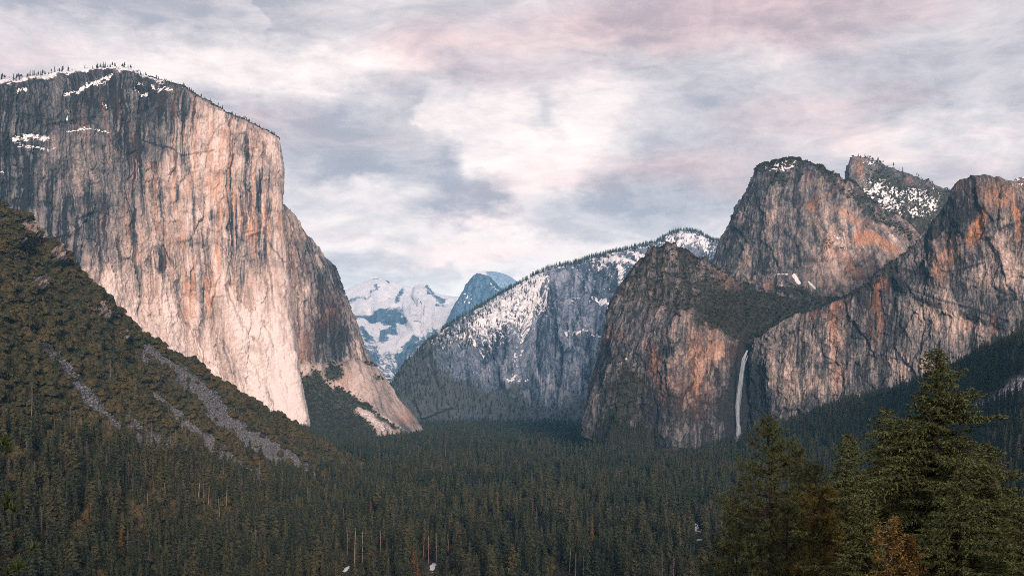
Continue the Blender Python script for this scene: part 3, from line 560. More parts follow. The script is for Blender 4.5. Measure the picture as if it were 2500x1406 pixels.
build_patch('rounded_granite_peak', p, M['granite_right'], dict(tone=tone, warm=warm, veg=veg, snow=snow), 'rounded grey granite peak above the hanging valley')

# ---- snowy shark-tooth summit behind it
cols = [[(2085, 620, 4800), (2090, 500, 4800), (2090, 400, 4800)],
        [(2066, 620, 4120), (2073, 480, 4200), (2077, 393, 4300)],
        [(2085, 630, 4050), (2084, 485, 4170), (2085, 386, 4300)],
        [(2125, 640, 4000), (2118, 490, 4150), (2112, 387, 4300)],
        [(2200, 650, 3960), (2185, 520, 4100), (2180, 412, 4300)],
        [(2290, 650, 3960), (2272, 545, 4100), (2262, 444, 4300)],
        [(2380, 650, 3980), (2362, 560, 4120), (2340, 480, 4300)],
        [(2500, 650, 4000), (2480, 570, 4150), (2450, 520, 4300)]]
c = [[cols[k][r] for k in range(len(cols))] for r in range(3)]; c.append([(x+10, y+40, D+700) for x, y, D in c[-1]])
p = make_patch(c, 2.3); PATCH['tooth'] = p
displace(p, cliff_disp(p, 0.5, 1.0, 180)*np.where(p.row > 1.8, .7, 1))
px, py = p.px, p.py; f1 = fbm(px/22, py/18, 4, 181, .6); f2 = fbm(px/6, py/4.5, 3, 182)
cl_ = np.clip(blob(px, py, 2095, 420, 28, 40)+blob(px, py, 2200, 425, 70, 16, 22), 0, 1)
tone = 0.34+0.2*f2-0.05*cl_; veg = np.clip(0.72-0.8*cl_+0.5*f1, 0, 1)
snow = np.clip((0.55*blob(px, py, 2140, 480, 50, 40)+0.42*blob(px, py, 2240, 500, 70, 50)+0.25*blob(px, py, 2130, 400, 40, 14)+0.08)*(0.9+1.5*f2+1.3*f1), 0, 1)*(1-.6*blob(px, py, 2180, 560, 60, 20)); p.veg = veg
build_patch('snowy_summit', p, M['granite_right'], dict(tone=tone, warm=0.5*blob(px, py, 2098, 415, 8, 20)+.3*blob(px, py, 2215, 445, 12, 6), veg=veg, snow=snow), 'snow-speckled summit with a sheer left edge')

# ---- streaked wall right of the waterfall and the tower above it
cols = [[(1835, 1090, 2905), (1838, 965, 2900), (1842, 890, 2900), (1850, 862, 2900), (1858, 846, 2905)],
        [(1890, 1075, 2790), (1890, 970, 2790), (1893, 880, 2795), (1897, 830, 2805), (1905, 792, 2830)],
        [(1980, 1040, 2700), (1980, 940, 2705), (1983, 850, 2712), (1986, 795, 2725), (1992, 756, 2765)],
        [(2060, 1020, 2640), (2062, 910, 2645), (2063, 820, 2652), (2066, 760, 2665), (2074, 722, 2705)],
        [(2140, 1010, 2580), (2142, 890, 2585), (2145, 790, 2592), (2147, 715, 2610), (2150, 664, 2650)],
        [(2225, 990, 2510), (2226, 870, 2516), (2228, 750, 2525), (2232, 660, 2545), (2240, 594, 2590)],
        [(2300, 970, 2440), (2300, 840, 2446), (2300, 700, 2456), (2300, 590, 2480), (2306, 508, 2530)],
        [(2335, 960, 2415), (2333, 830, 2420), (2330, 690, 2430), (2328, 560, 2450), (2328, 460, 2495)],
        [(2375, 950, 2390), (2370, 820, 2395), (2366, 690, 2402), (2362, 545, 2418), (2358, 446, 2460)],
        [(2430, 930, 2345), (2425, 800, 2350), (2422, 680, 2355), (2418, 545, 2370), (2412, 440, 2415)],
        [(2500, 920, 2290), (2498, 790, 2296), (2495, 680, 2302), (2490, 560, 2318), (2482, 456, 2365)],
        [(2640, 900, 2200), (2640, 780, 2206), (2640, 680, 2212), (2640, 580, 2230), (2640, 510, 2270)]]
cols = [[(x, y, 2780+(D-2780)*.55) for x, y, D in q] for q in cols]
c = [[cols[k][r] for k in range(len(cols))] for r in range(5)]; c.append([(x+12, y+45, D+600) for x, y, D in c[-1]])
p = make_patch(c, 2.3); PATCH['wall'] = p
px, py = p.px, p.py
d = cliff_disp(p, 0.75, 0.9, 200)*np.where(p.row > 3.7, .5, 1)
d = d+10*stroke(px, py, [(2190, 690), (2300, 735), (2460, 790)], 14)-8*stroke(px, py, [(2300, 660), (2400, 640), (2480, 610)], 14)
displace(p, d)
wx = px+18*fbm(px/45, py/60, 4, 203); wy = py+18*fbm(px/45, py/45, 4, 204); a, b, g = streaks(p, .9, 205, 9, 210)
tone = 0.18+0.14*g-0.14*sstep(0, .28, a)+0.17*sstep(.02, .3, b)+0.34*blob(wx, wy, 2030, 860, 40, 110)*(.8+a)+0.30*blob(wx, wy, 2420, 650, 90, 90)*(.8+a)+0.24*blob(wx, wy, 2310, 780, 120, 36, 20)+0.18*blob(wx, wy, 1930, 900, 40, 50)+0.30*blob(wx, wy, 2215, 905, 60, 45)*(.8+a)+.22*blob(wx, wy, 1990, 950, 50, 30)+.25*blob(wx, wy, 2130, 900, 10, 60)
fr = fresh(p, .9, 640, 24, 75, .60); zn_ = np.clip(blob(wx, wy, 2030, 860, 60, 130)+blob(wx, wy, 2420, 650, 100, 110)+.8*blob(wx, wy, 2215, 905, 80, 60)+.7*blob(wx, wy, 2310, 780, 130, 45, 20)+.6*blob(wx, wy, 1930, 920, 60, 70)+.08, 0, 1); cu_ = curtains(p, .9, 650)
tone = tone+.05+0.26*fr*zn_-0.10*sstep(.05, .4, cu_)+.10*sstep(.1, .4, -cu_)
tone = tone-0.16*blob(wx, wy, 2150, 800, 60, 130)-0.18*blob(wx, wy, 2280, 540, 50, 60)-0.14*blob(wx, wy, 2100, 710, 70, 30)-0.16*blob(wx, wy, 2370, 520, 40, 60)-0.2*blob(wx, wy, 2490, 560, 14, 80)
for pts in [[(2185, 690), (2245, 715), (2300, 735), (2380, 755), (2460, 785)], [(2300, 665), (2350, 655), (2400, 640)], [(2210, 660), (2290, 672)], [(2200, 960), (2235, 880), (2260, 830)], [(2070, 740), (2068, 900)]]:
    tone = tone-0.25*stroke(px+5*fbm(px/15, py/15, 2, 207), py, pts, 2.6)
veg = np.clip(0.7*sstep(3.5, 3.95, p.row+.3*fbm(px/20, py/20, 3, 206))*(1-sstep(2180, 2300, px)*0.7)+0.5*stroke(wx, wy, [(2080, 720), (2150, 690), (2200, 650)], 12)+0.9*sstep(0, 40, wy-(1000-0.0*wx+0.0))*0.4+0.3*blob(wx, wy, 2000, 1010, 80, 30)+0.4*blob(px, py, 2470, 770, 30, 14), 0, 1)
alc = np.clip(blob(wx, wy, 1850, 930, 24, 70)+blob(wx, wy, 1855, 1000, 44, 60), 0, 1); tone = tone-0.5*alc
warm = np.clip(0.8*blob(wx, wy, 2045, 800, 16, 80)*(0.8+a)+0.55*blob(wx, wy, 2140, 770, 14, 60)*(.8+a)+0.6*blob(wx, wy, 2440, 480, 40, 30)+0.8*stroke(wx, wy, [(2405, 520), (2390, 560), (2375, 585)], 12)+0.6*stroke(wx, wy, [(2480, 510), (2485, 590)], 8)+0.5*blob(wx, wy, 2300, 650, 20, 40)+0.35*blob(wx, wy, 2330, 600, 40, 40)*sstep(0, .3, b)+0.5*blob(wx, wy, 2370, 790, 14, 14)+0.55*blob(wx, wy, 2425, 800, 12, 26)+0.4*blob(wx, wy, 1990, 770, 24, 14)+0.5*blob(wx, wy, 2150, 700, 14, 12)+0.4*blob(wx, wy, 2040, 920, 12, 30)+0.35*blob(wx, wy, 2340, 450, 14, 14), 0, .85)*(.5+.6*fr)
p.veg = veg
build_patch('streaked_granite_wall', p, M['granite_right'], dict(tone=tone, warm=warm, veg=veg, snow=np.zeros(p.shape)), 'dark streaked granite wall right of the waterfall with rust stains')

# ---- small wooded knob at the far right edge
cols = [[(2440, 600, 3300), (2440, 530, 3350), (2452, 474, 3400)], [(2480, 600, 3250), (2475, 520, 3300), (2478, 445, 3400)], [(2520, 600, 3250), (2515, 510, 3300), (2510, 432, 3400)], [(2620, 600, 3250), (2620, 520, 3300), (2620, 440, 3400)]]
c = [[cols[k][r] for k in range(4)] for r in range(3)]; c.append([(x+10, y+30, D+400) for x, y, D in c[-1]])
p = make_patch(c, 2.4); displace(p, cliff_disp(p, .4, 1, 220)); px, py = p.px, p.py; f2 = fbm(px/7, py/5, 3, 221)
build_patch('wooded_knob', p, M['granite_right'], dict(tone=.4+.2*f2, warm=.3+0*f2, veg=.55+f2, snow=np.clip(.35+f2, 0, 1)), 'snow-flecked wooded knob at the right edge')

# ---- apron of talus and forest under the right-hand walls
topk = [(1420, 1085, 3050), (1500, 1110, 2830), (1600, 1122, 2740), (1690, 1122, 2700), (1770, 1090, 2740), (1810, 1078, 2790), (1860, 1062, 2740), (1960, 1035, 2640), (2050, 1000, 2560), (2200, 965, 2350), (2340, 912, 2100), (2430, 868, 1900), (2520, 835, 1750), (2720, 790, 1600)]
fx = [(1420, 2950), (1490, 2550), (1570, 2350), (1650, 2250), (1720, 2150), (1780, 2080), (1840, 2000), (1930, 1850), (2030, 1700), (2170, 1450), (2330, 1200), (2460, 1050), (2600, 930), (2850, 850)]
foot = [(x, HY+176*F/D, D) for x, D in fx]
c = [[(x, HY+190*F/(D-60), D-60) for x, D in fx], foot]+[[(*lerp3(foot[i], topk[i], t)[:2], lerp3(foot[i], topk[i], t)[2]-60*math.sin(math.pi*t)) for i in range(len(foot))] for t in (.35, .7)]+[topk, [(x+6, y+10, D+260) for x, y, D in topk]]
p = make_patch(c, 3.2); PATCH['apron'] = p
displace(p, 7*fbm(p.P[..., 0]/120, p.P[..., 1]/120, 4, 230))
px, py = p.px, p.py
scar = stroke(px+8*fbm(px/15, py/15, 3, 231), py, [(2385, 995), (2430, 975), (2490, 935)], 10, 20)+stroke(px, py, [(1990, 1110), (2040, 1100)], 14)*.5
p.scar = scar; p.veg = 1-np.clip(scar*1.4, 0, 1)
bare = np.clip(blob(px, py, 1800, 1098, 70, 22), 0, 1)
p.veg = p.veg*(1-0.7*bare)
build_patch('wooded_apron', p, M['granite_right'], dict(tone=.22+.25*scar, warm=0*px, veg=1.0-scar-0.4*bare, snow=np.clip(.46*scar*(1+fbm(px/6, py/5, 3, 232)), 0, 1)), 'dark wooded slope below the right-hand walls')

# ---- near talus slope on the left
rid = [(-420, 250, 1480), (-150, 405, 1560), (0, 508, 1640), (90, 592, 1700), (160, 650, 1745), (270, 745, 1810), (335, 815, 1860), (480, 905, 1960), (600, 980, 2060), (720, 1048, 2170), (830, 1118, 2280), (965, 1172, 2420)]
ft = [(-520, 620), (-220, 660), (0, 720), (140, 800), (270, 890), (390, 1000), (500, 1130), (610, 1290), (710, 1480), (790, 1700), (860, 1950), (965, 2330)]
fz = [-95, -105, -118, -130, -140, -150, -157, -163, -168, -172, -175, -177]
foot = [(x, HY-z*F/D, D) for (x, D), z in zip(ft, fz)]
def slope_row(t, sag): 
    r = []
    for i in range(len(rid)):
        A = at(*foot[i]); B = at(*rid[i]); q = A+(B-A)*t; q[2] -= sag*(B[2]-A[2])
        r.append((CX+F*q[0]/q[1], HY-F*q[2]/q[1], q[1]))
    return r
c = [[(x, HY-(z-14)*F/(D-70), D-70) for (x, D), z in zip(ft, fz)], foot, slope_row(.3, .07), slope_row(.6, .09), slope_row(.85, .05), rid, [(x-10, y+25, D+320) for x, y, D in rid]]
p = make_patch(c, 2.8); PATCH['slope'] = p
px, py = p.px, p.py; wx = px+9*fbm(px/22, py/22, 4, 243); wy = py+9*fbm(px/22, py/22, 4, 244)
outc = np.clip(np.maximum.reduce([blob(wx, wy, 40, 565, 55, 18, 30), blob(wx, wy, 130, 635, 30, 22), blob(wx, wy, 80, 705, 30, 22), blob(wx, wy, 292, 828, 11, 22), blob(wx, wy, 30, 600, 30, 14), blob(wx, wy, 235, 770, 30, 14, 45)]), 0, 1)
displace(p, (16*sstep(.3, .55, outc)*(1+.6*fbm(px/6, py/9, 3, 247))+13*fbm(p.P[..., 0]/110, p.P[..., 1]/110, 4, 240)+2*fbm(p.P[..., 0]/18, p.P[..., 2]/18, 4, 241)))
px, py = p.px, p.py
wx = px+9*fbm(px/22, py/22, 4, 243); wy = py+9*fbm(px/22, py/22, 4, 244)
SCREE = [([(85, 840), (130, 885), (160, 915)], 8, 10), ([(150, 905), (220, 985), (290, 1050), (350, 1095), (425, 1118)], 7, 28), ([(270, 985), (330, 1040), (400, 1090)], 6, 16), ([(375, 965), (420, 1010), (480, 1062), (560, 1135), (650, 1185)], 8, 20),
         ([(350, 855), (420, 905), (500, 975), (560, 1035)], 13, 26), ([(545, 1030), (610, 1080), (690, 1135), (735, 1160)], 20, 7), ([(560, 1030), (640, 1075), (720, 1130), (790, 1185)], 16, 10), ([(625, 1170), (670, 1195)], 20, 10), ([(245, 930), (262, 955)], 7, 7), ([(315, 925), (335, 940)], 4, 4), ([(205, 790), (225, 815)], 4, 4), ([(345, 870), (360, 890)], 6, 4)]
scree = np.clip(np.maximum.reduce([stroke(wx, wy, q, a_*1.1, b_*1.1) for q, a_, b_ in SCREE]), 0, 1)
outc = np.clip(np.maximum.reduce([blob(wx, wy, 40, 565, 55, 18, 30), blob(wx, wy, 130, 635, 30, 22), blob(wx, wy, 80, 705, 30, 22), blob(wx, wy, 292, 828, 11, 22), blob(wx, wy, 30, 600, 30, 14), blob(wx, wy, 235, 770, 30, 14, 45)]), 0, 1)
p.scree = scree; p.veg = np.clip(1-1.25*scree-1.1*sstep(.35, .6, outc), 0, 1); p.outc = outc
tone = 0.22+0.06*scree+0.3*outc+0.12*fbm(px/5, py/5, 3, 245)
build_patch('talus_slope', p, rock_mat('talus', 3.2, tint=(0.98, 1.0, 1.0), amp=.55), dict(tone=tone, warm=.5*outc*sstep(0, .3, fbm(px/9, py/9, 2, 246)), veg=np.clip(1.2-1.5*scree-1.4*outc, 0, 1), snow=0*px), 'steep talus slope with grey scree runs and oak brush')

# ---- dark wooded foot of the pale cliff, behind the talus slope
tk = [(480, 905, 3250), (560, 960, 3420), (640, 1005, 3560), (720, 1042, 3700), (770, 1058, 3760), (860, 1066, 3780)]
c = [[(500, 1080, 2700), (600, 1090, 2750), (700, 1095, 2800), (790, 1098, 2860), (860, 1098, 2950), (960, 1098, 3150)], [(490, 990, 3000), (580, 1025, 3100), (670, 1050, 3200), (755, 1072, 3300), (815, 1078, 3350), (910, 1082, 3450)], tk, [(x, y+25, D+250) for x, y, D in tk]]
p = make_patch(c, 3.2); PATCH['foot'] = p; displace(p, 6*fbm(p.P[..., 0]/80, p.P[..., 1]/80, 4, 250)); p.veg = np.ones(p.shape)
build_patch('wooded_cliff_foot', p, M['granite_right'], dict(tone=.25+0*p.px, warm=0*p.px, veg=1+0*p.px, snow=0*p.px), 'dark wooded slope at the foot of the pale cliff')

# ---- valley floor (one sheet) and the hillside that falls from the viewpoint
m, t, b = new_mat('forest_floor'); obj = t.new('ShaderNodeTexCoord').outputs['Object']
nn = t.noise(obj, 0.02, 6, .6); n2 = t.noise(obj, 0.006, 4, .6)
cc = t.mix(t.maprange(nn, .35, .65), (0.022, 0.020, 0.014), (0.055, 0.045, 0.028))
cc = t.mix(t.maprange(t.math('ADD', nn, t.math('MULTIPLY', n2, .7)), .98, 1.04), cc, (.75, .77, .80))
t.put(b.inputs['Base Color'], cc)
xs = np.concatenate([np.linspace(-8600, -1500, 20), np.linspace(-1400, 1400, 90), np.linspace(1500, 8600, 20)])
ys = np.concatenate([np.linspace(-1300, -40, 24), np.linspace(-20, 700, 60), np.linspace(720, 6000, 120), np.linspace(6200, 19400, 24)])
X, Y = np.meshgrid(xs, ys)
def ground_z(x, y):
    y = np.asarray(y, float); x = np.asarray(x, float)
    hill = -2.2-0.30*np.maximum(y, 0)+0.02*np.abs(np.minimum(y, 0))*np.clip(-y/200, 0, 3)
    hill = np.where(y < 6, -1.9-0.05*np.maximum(y+2, 0)+np.where(y < 0, -y*0.03, 0), hill)
    z = np.maximum(hill, -177.0)
    back = np.clip((-y-25)/850, 0, 1); z = z+195*back*back*(3-2*back)*np.exp(-((x-150)/2600)**2)*(1+.10*fbm(x/400, y/400, 3, 262))*(y < -25)  # unseen hill added behind the camera, its height set to shade the foreground
    return z+np.where(y > 20, 1.5*fbm(x/70, y/70, 3, 260), 0.15*fbm(x/9, y/9, 3, 261))
Z = ground_z(X, Y)
me = mesh_np('valley_floor', np.stack([X, Y, Z], -1).reshape(-1, 3), [grid_faces(*X.shape)], [m], smooth=True)
link('valley_floor', me, kind='structure', label='valley floor and near hillside under the forest')

# ---- haze: the air of the valley
m = bpy.data.materials.new('valley_air'); m.use_nodes = True; m.node_tree.nodes.clear(); t = NT(m.node_tree)
vo = t.new('ShaderNodeOutputMaterial'); pv = t.new('ShaderNodeVolumePrincipled')
pv.inputs['Color'].default_value = (0.22, 0.63, 1.0, 1); pv.inputs['Density'].default_value = 2.9e-5; pv.inputs['Anisotropy'].default_value = 0.0
pv.inputs['Density Attribute'].default_value = ''; pv.inputs['Color Attribute'].default_value = ''; pv.inputs['Temperature Attribute'].default_value = ''
t.l.new(pv.outputs[0], vo.inputs['Volume'])
x0, x1, y0, y1, z0, z1 = -8800, 8800, -1500, 19800, -200, 1620
hv = [(x, y, z) for z in (z0, z1) for y in (y0, y1) for x in (x0, x1)]
hf = [(0, 2, 3, 1), (4, 5, 7, 6), (0, 1, 5, 4), (2, 6, 7, 3), (0, 4, 6, 2), (1, 3, 7, 5)]
me = mesh_np('haze', hv, [np.array(hf)], [m]); link('haze', me, kind='stuff', label='thin blue evening haze filling the valley')
# ------------------------------------------------------------------ plant and wood meshes
def tube(pts, rad, sides=6, cap=True):
    pts = np.asarray(pts, float); n = len(pts); rad = np.broadcast_to(np.asarray(rad, float), (n,))
    tg = np.gradient(pts, axis=0); tg /= np.linalg.norm(tg, axis=1, keepdims=True)+1e-9
    ref = np.where(np.abs(tg[:, 2:3]) > 0.9, [[1.0, 0, 0]], [[0, 0, 1.0]])
    a = np.cross(tg, ref); a /= np.linalg.norm(a, axis=1, keepdims=True)+1e-9; b = np.cross(tg, a)
    th = np.arange(sides)/sides*2*np.pi
    V = pts[:, None]+rad[:, None, None]*(np.cos(th)[None, :, None]*a[:, None]+np.sin(th)[None, :, None]*b[:, None])
    i = np.arange(n*sides).reshape(n, sides); j = np.roll(i, -1, 1)
    return V.reshape(-1, 3), np.stack([i[:-1], j[:-1], j[1:], i[1:]], -1).reshape(-1, 4)
class Acc:
    def __init__(s): s.V = []; s.Q = []; s.T = []; s.n = 0
    def quads(s, VF): V, Q = VF; s.V.append(V); s.Q.append(Q+s.n); s.n += len(V)
    def tris(s, V):
        V = np.asarray(V).reshape(-1, 3); s.V.append(V); s.T.append((np.arange(len(V))+s.n).reshape(-1, 3)); s.n += len(V)
    def mesh(s, name, mats, smooth=False):
        V = np.concatenate(s.V); f = []
        if s.Q: f.append(np.concatenate(s.Q))
        if s.T: f.append(np.concatenate(s.T))
        return mesh_np(name, V, f, mats, smooth)
def join_meshes(name, parts, mats):
    V = []; Q = []; T = []; mq = []; mt = []; n = 0
    for k, a in enumerate(parts):
        v = np.concatenate(a.V); V.append(v)
        if a.Q: q = np.concatenate(a.Q)+n; Q.append(q); mq.append(np.full(len(q), k))
        if a.T: q = np.concatenate(a.T)+n; T.append(q); mt.append(np.full(len(q), k))
        n += len(v)
    f = ([np.concatenate(Q)] if Q else [])+([np.concatenate(T)] if T else [])
    return mesh_np(name, np.concatenate(V), f, mats, False, np.concatenate(mq+mt))
def rnd_dirs(r, n):
    v = r.normal(size=(n, 3)); return v/np.linalg.norm(v, axis=1, keepdims=True)
def leaf_tris(r, C, size, along=None, stretch=1.0, flat=1.0, nrm=None):
    """one random triangle around each centre C (n,3); nrm: the way the leaf faces, roughly"""
    n = len(C); a = rnd_dirs(r, n) if along is None else along+0.5*r.normal(size=(n, 3))
    a[:, 2] *= flat; q = rnd_dirs(r, n)
    if nrm is not None:
        q = nrm/(np.linalg.norm(nrm, axis=1, keepdims=True)+1e-9)+.35*r.normal(size=(n, 3)); q /= np.linalg.norm(q, axis=1, keepdims=True); a = a-q*(a*q).sum(1, keepdims=True)
    a /= np.linalg.norm(a, axis=1, keepdims=True)+1e-9
    b = np.cross(a, q); b /= np.linalg.norm(b, axis=1, keepdims=True)+1e-9
    s = np.broadcast_to(np.asarray(size, float), (n,))[:, None]*(0.6+0.8*r.random((n, 1)))
    return np.stack([C-a*s*stretch*.5-b*s*.5, C-a*s*stretch*.5+b*s*.5, C+a*s*stretch*.7], 1)
def conifer(seed, H=30.0, R=3.8, base=0.12, levels=26, per=6, pine=False):
    r = np.random.default_rng(seed); tr = Acc(); cr = Acc()
    z = np.linspace(0, H, 7); bend = 0.012*H*np.sin(z/H*3+r.random()*6); bend[0] = 0
    tr.quads(tube(np.stack([bend, bend*.5, z], 1), np.linspace(0.018*H, 0.002*H, 7), 6))
    Cs = []; Al = []; Sz = []; Nr = []
    for k in range(levels):
        t = base+(1-base)*(k+r.random()*.6)/levels; zc = t*H
        u = (t-base)/(1-base)
        rad = R*((1-u)**0.75 if not pine else (math.sin(math.pi*min(1, .18+.82*u)))**.7)*(0.75+.45*r.random())+0.25
        for j in range(per):
            az = r.random()*6.283; L = rad*(0.65+.5*r.random()); d = np.array([math.cos(az), math.sin(az), 0])
            if r.random() < .10: continue
            m = max(3, int(5*L/R)+2); s = (np.arange(m)+.6)/m
            rise = (.25 if pine else .05)*L*s-(.1 if pine else .42)*L*s*s
            C = d*(L*s)[:, None]; C[:, 2] = zc+rise; C[:, 0] += np.interp(zc, z, bend)
            C = np.repeat(C, 3, 0)+r.normal(size=(m*3, 3))*[.22, .22, .16]*(R/3.8)
            Cs.append(C); Nr.append(np.repeat(d[None]*.9+[[0, 0, .75]], len(C), 0)); Al.append(np.repeat(d[None]+[[0, 0, -.35 if not pine else .15]], len(C), 0)); Sz.append(np.full(len(C), (0.75 if not pine else .85)*R/3.8*(.6+.4*(1-u))))
    C = np.concatenate(Cs); cr.tris(leaf_tris(r, C, np.concatenate(Sz), np.concatenate(Al), 1.5, .8, np.concatenate(Nr)))
    top = np.stack([np.zeros(6), np.zeros(6), H*(1.0-np.arange(6)*.012)], 1); cr.tris(leaf_tris(r, top, .5, None, 1.3))
    return tr, cr
def oak(seed, H=8.0, R=5.0, lobes=9, per=100):
    r = np.random.default_rng(seed); tr = Acc(); cr = Acc()
    for k in range(3):
        az = r.random()*6.28; tip = np.array([math.cos(az)*R*.45, math.sin(az)*R*.45, H*.7])
        tr.quads(tube([np.zeros(3), tip*.5+[0, 0, .3], tip], [.28, .18, .06], 5))
    for k in range(lobes):
        az = k*2.4+r.random(); q = R*.62*math.sqrt(r.random()); c = np.array([math.cos(az)*q, math.sin(az)*q, H*(.35+.33*r.random())*(1.1-.3*q/R)])
        rr = np.array([R*.42, R*.42, H*.26])*(.7+.6*r.random()); d = rnd_dirs(r, per); d[:, 2] = np.abs(d[:, 2])*1.1-.25
        C = c+d*rr*(.75+.3*r.random((per, 1))); cr.tris(leaf_tris(r, C, .95, None, 1.1, .9, (C-c)/rr**2+(C-[0, 0, H*.2])/R**2*.8))
    return tr, cr
def dead_tree(seed, H=26.0, R=4.5, n=60, droop=.35, twig=2):
    r = np.random.default_rng(seed); tr = Acc(); br = Acc()
    z = np.linspace(0, H, 6); tr.quads(tube(np.stack([.02*H*np.sin(z/H*2.5), 0*z, z], 1), np.linspace(.014*H, .002*H, 6), 6))
    for k in range(n):
        t = .22+.75*k/n; az = r.random()*6.28; L = R*(1-.82*(t-.2)/.8)*(.5+.7*r.random()); d = np.array([math.cos(az), math.sin(az), 0])
        s = np.linspace(0, 1, 4)[:, None]; P = np.array([[.02*H*math.sin(t*2.5), 0, t*H]])+d*L*s; P[:, 2] += (L*(.15*s-droop*s*s*1.4))[:, 0]
        br.quads(tube(P, np.linspace(.0035*H, .0012*H, 4), 3))
        for q in range(twig):
            u = .4+.5*r.random(); c = P[0]+(P[-1]-P[0])*u; e = c+(d+.7*r.normal(size=3))*L*.28; e[2] -= .1*L
            br.quads(tube([c, e], [.0022*H, .0009*H], 3))
    return tr, br
def snag(seed, H=26.0, lean=.04, stubs=9):
    r = np.random.default_rng(seed); tr = Acc(); br = Acc(); z = np.linspace(0, H, 9)
    tr.quads(tube(np.stack([lean*z+.1*np.sin(z*.3), .02*z, z], 1), np.linspace(.015*H, .006*H, 9)*(1+.12*r.normal(size=9)), 8))
    tr.tris(np.array([[[lean*H-.1, .02*H, H], [lean*H+.1, .02*H, H-.1], [lean*H, .02*H, H+.9]]]))
    for k in range(stubs):
        zz = H*(.3+.65*r.random()); az = r.random()*6.28; L = .3+1.6*r.random(); P = np.array([lean*zz, .02*zz, zz])
        br.quads(tube([P, P+[math.cos(az)*L, math.sin(az)*L, .2*L]], [.07, .03], 4))
    return tr, br
def boulder(seed, R=1.0):
    r = np.random.default_rng(seed); import bmesh
    bm = bmesh.new(); bmesh.ops.create_icosphere(bm, subdivisions=1, radius=R)
    for v in bm.verts: v.co *= .65+.6*r.random(); v.co.z *= .75; v.co.x *= 1.15
    V = np.array([v.co[:] for v in bm.verts]); Fc = np.array([[v.index for v in f.verts] for f in bm.faces]); bm.free()
    a = Acc(); a.V.append(V); a.T.append(Fc); a.n = len(V); return a

# ------------------------------------------------------------------ placing helpers
def sample_patch(p, n, dens, seed, rows=None):
    r = np.random.default_rng(seed); P = p.P; A = np.linalg.norm(np.cross(P[1:, :-1]-P[:-1, :-1], P[:-1, 1:]-P[:-1, :-1]), axis=-1)
    wgt = A*np.clip(dens[:-1, :-1], 0, None); vis = (p.px > -40) & (p.px < 2540) & (p.py > 0) & (p.py < 1480); wgt = wgt*vis[:-1, :-1]
    if rows is not None: wgt = wgt*((p.row[:-1, :-1] >= rows[0]) & (p.row[:-1, :-1] <= rows[1]))
    k = r.choice(wgt.size, n, p=(wgt/wgt.sum()).ravel()); i, j = np.unravel_index(k, wgt.shape); u, v = r.random((2, n, 1))
    return (P[i, j]*(1-u)+P[i, j+1]*u)*(1-v)+(P[i+1, j]*(1-u)+P[i+1, j+1]*u)*v
def proj(Q): return CX+F*Q[:, 0]/Q[:, 1], HY-F*Q[:, 2]/Q[:, 1]
def scatter(name, pts, scl, idx, protos, label, seed=0, tilt=0.0):
    """one object of uncountable plants: points that carry copies of the prototype meshes"""
    r = np.random.default_rng(seed+5); me = bpy.data.meshes.new(name); n = len(pts)
    me.vertices.add(n); me.vertices.foreach_set('co', np.asarray(pts, np.float32).ravel())
    set_attr(me, 'scl', scl); set_attr(me, 'rot', r.random(n)*6.283); set_attr(me, 'tilt', tilt*r.normal(size=n))
    a = me.attributes.new('idx', 'INT', 'POINT'); a.data.foreach_set('value', np.asarray(idx, np.int32))
    o = link(name, me, kind='stuff', label=label)
    g = bpy.data.node_groups.new(name, 'GeometryNodeTree'); N = g.nodes; L = g.links
    g.interface.new_socket('Geometry', in_out='INPUT', socket_type='NodeSocketGeometry'); g.interface.new_socket('Geometry', in_out='OUTPUT', socket_type='NodeSocketGeometry')
    gi = N.new('NodeGroupInput'); go = N.new('NodeGroupOutput'); ip = N.new('GeometryNodeInstanceOnPoints'); jn = N.new('GeometryNodeJoinGeometry')
    for pr in reversed(protos):
        oi = N.new('GeometryNodeObjectInfo'); oi.inputs[0].default_value = pr; oi.transform_space = 'ORIGINAL'; oi.inputs['As Instance'].default_value = False
        gt = N.new('GeometryNodeGeometryToInstance'); L.new(oi.outputs['Geometry'], gt.inputs[0]); L.new(gt.outputs[0], jn.inputs[0])
    def na(nm, ty):
        x = N.new('GeometryNodeInputNamedAttribute'); x.data_type = ty; x.inputs['Name'].default_value = nm; return x.outputs['Attribute']
    cx = N.new('ShaderNodeCombineXYZ'); L.new(na('rot', 'FLOAT'), cx.inputs[2]); L.new(na('tilt', 'FLOAT'), cx.inputs[0])
    er = N.new('FunctionNodeEulerToRotation'); L.new(cx.outputs[0], er.inputs[0])
    L.new(gi.outputs[0], ip.inputs['Points']); L.new(jn.outputs[0], ip.inputs['Instance']); ip.inputs['Pick Instance'].default_value = True
    L.new(na('idx', 'INT'), ip.inputs['Instance Index']); L.new(er.outputs[0], ip.inputs['Rotation']); L.new(na('scl', 'FLOAT'), ip.inputs['Scale'])
    L.new(ip.outputs[0], go.inputs[0])
    md = o.modifiers.new('scatter', 'NODES'); md.node_group = g; return o
def put(name, me, loc, s=1.0, rz=0.0, parent=None, tilt=0.0):
    o = link(name, me, parent); o.location = loc; o.scale = (s, s, s); o.rotation_euler = (tilt, 0, rz); return o
def put_tree(name, meshes, loc, s, rz, tilt=0.0, parts=('trunk', 'crown')):
    e = bpy.data.objects.new(name, None); col.objects.link(e); e.location = loc; e.scale = (s, s, s); e.rotation_euler = (tilt, 0, rz); e.empty_display_size = .5
    for pn, m in zip(parts, meshes):
        c = bpy.data.objects.new(pn, m); col.objects.link(c); c.parent = e
    return e
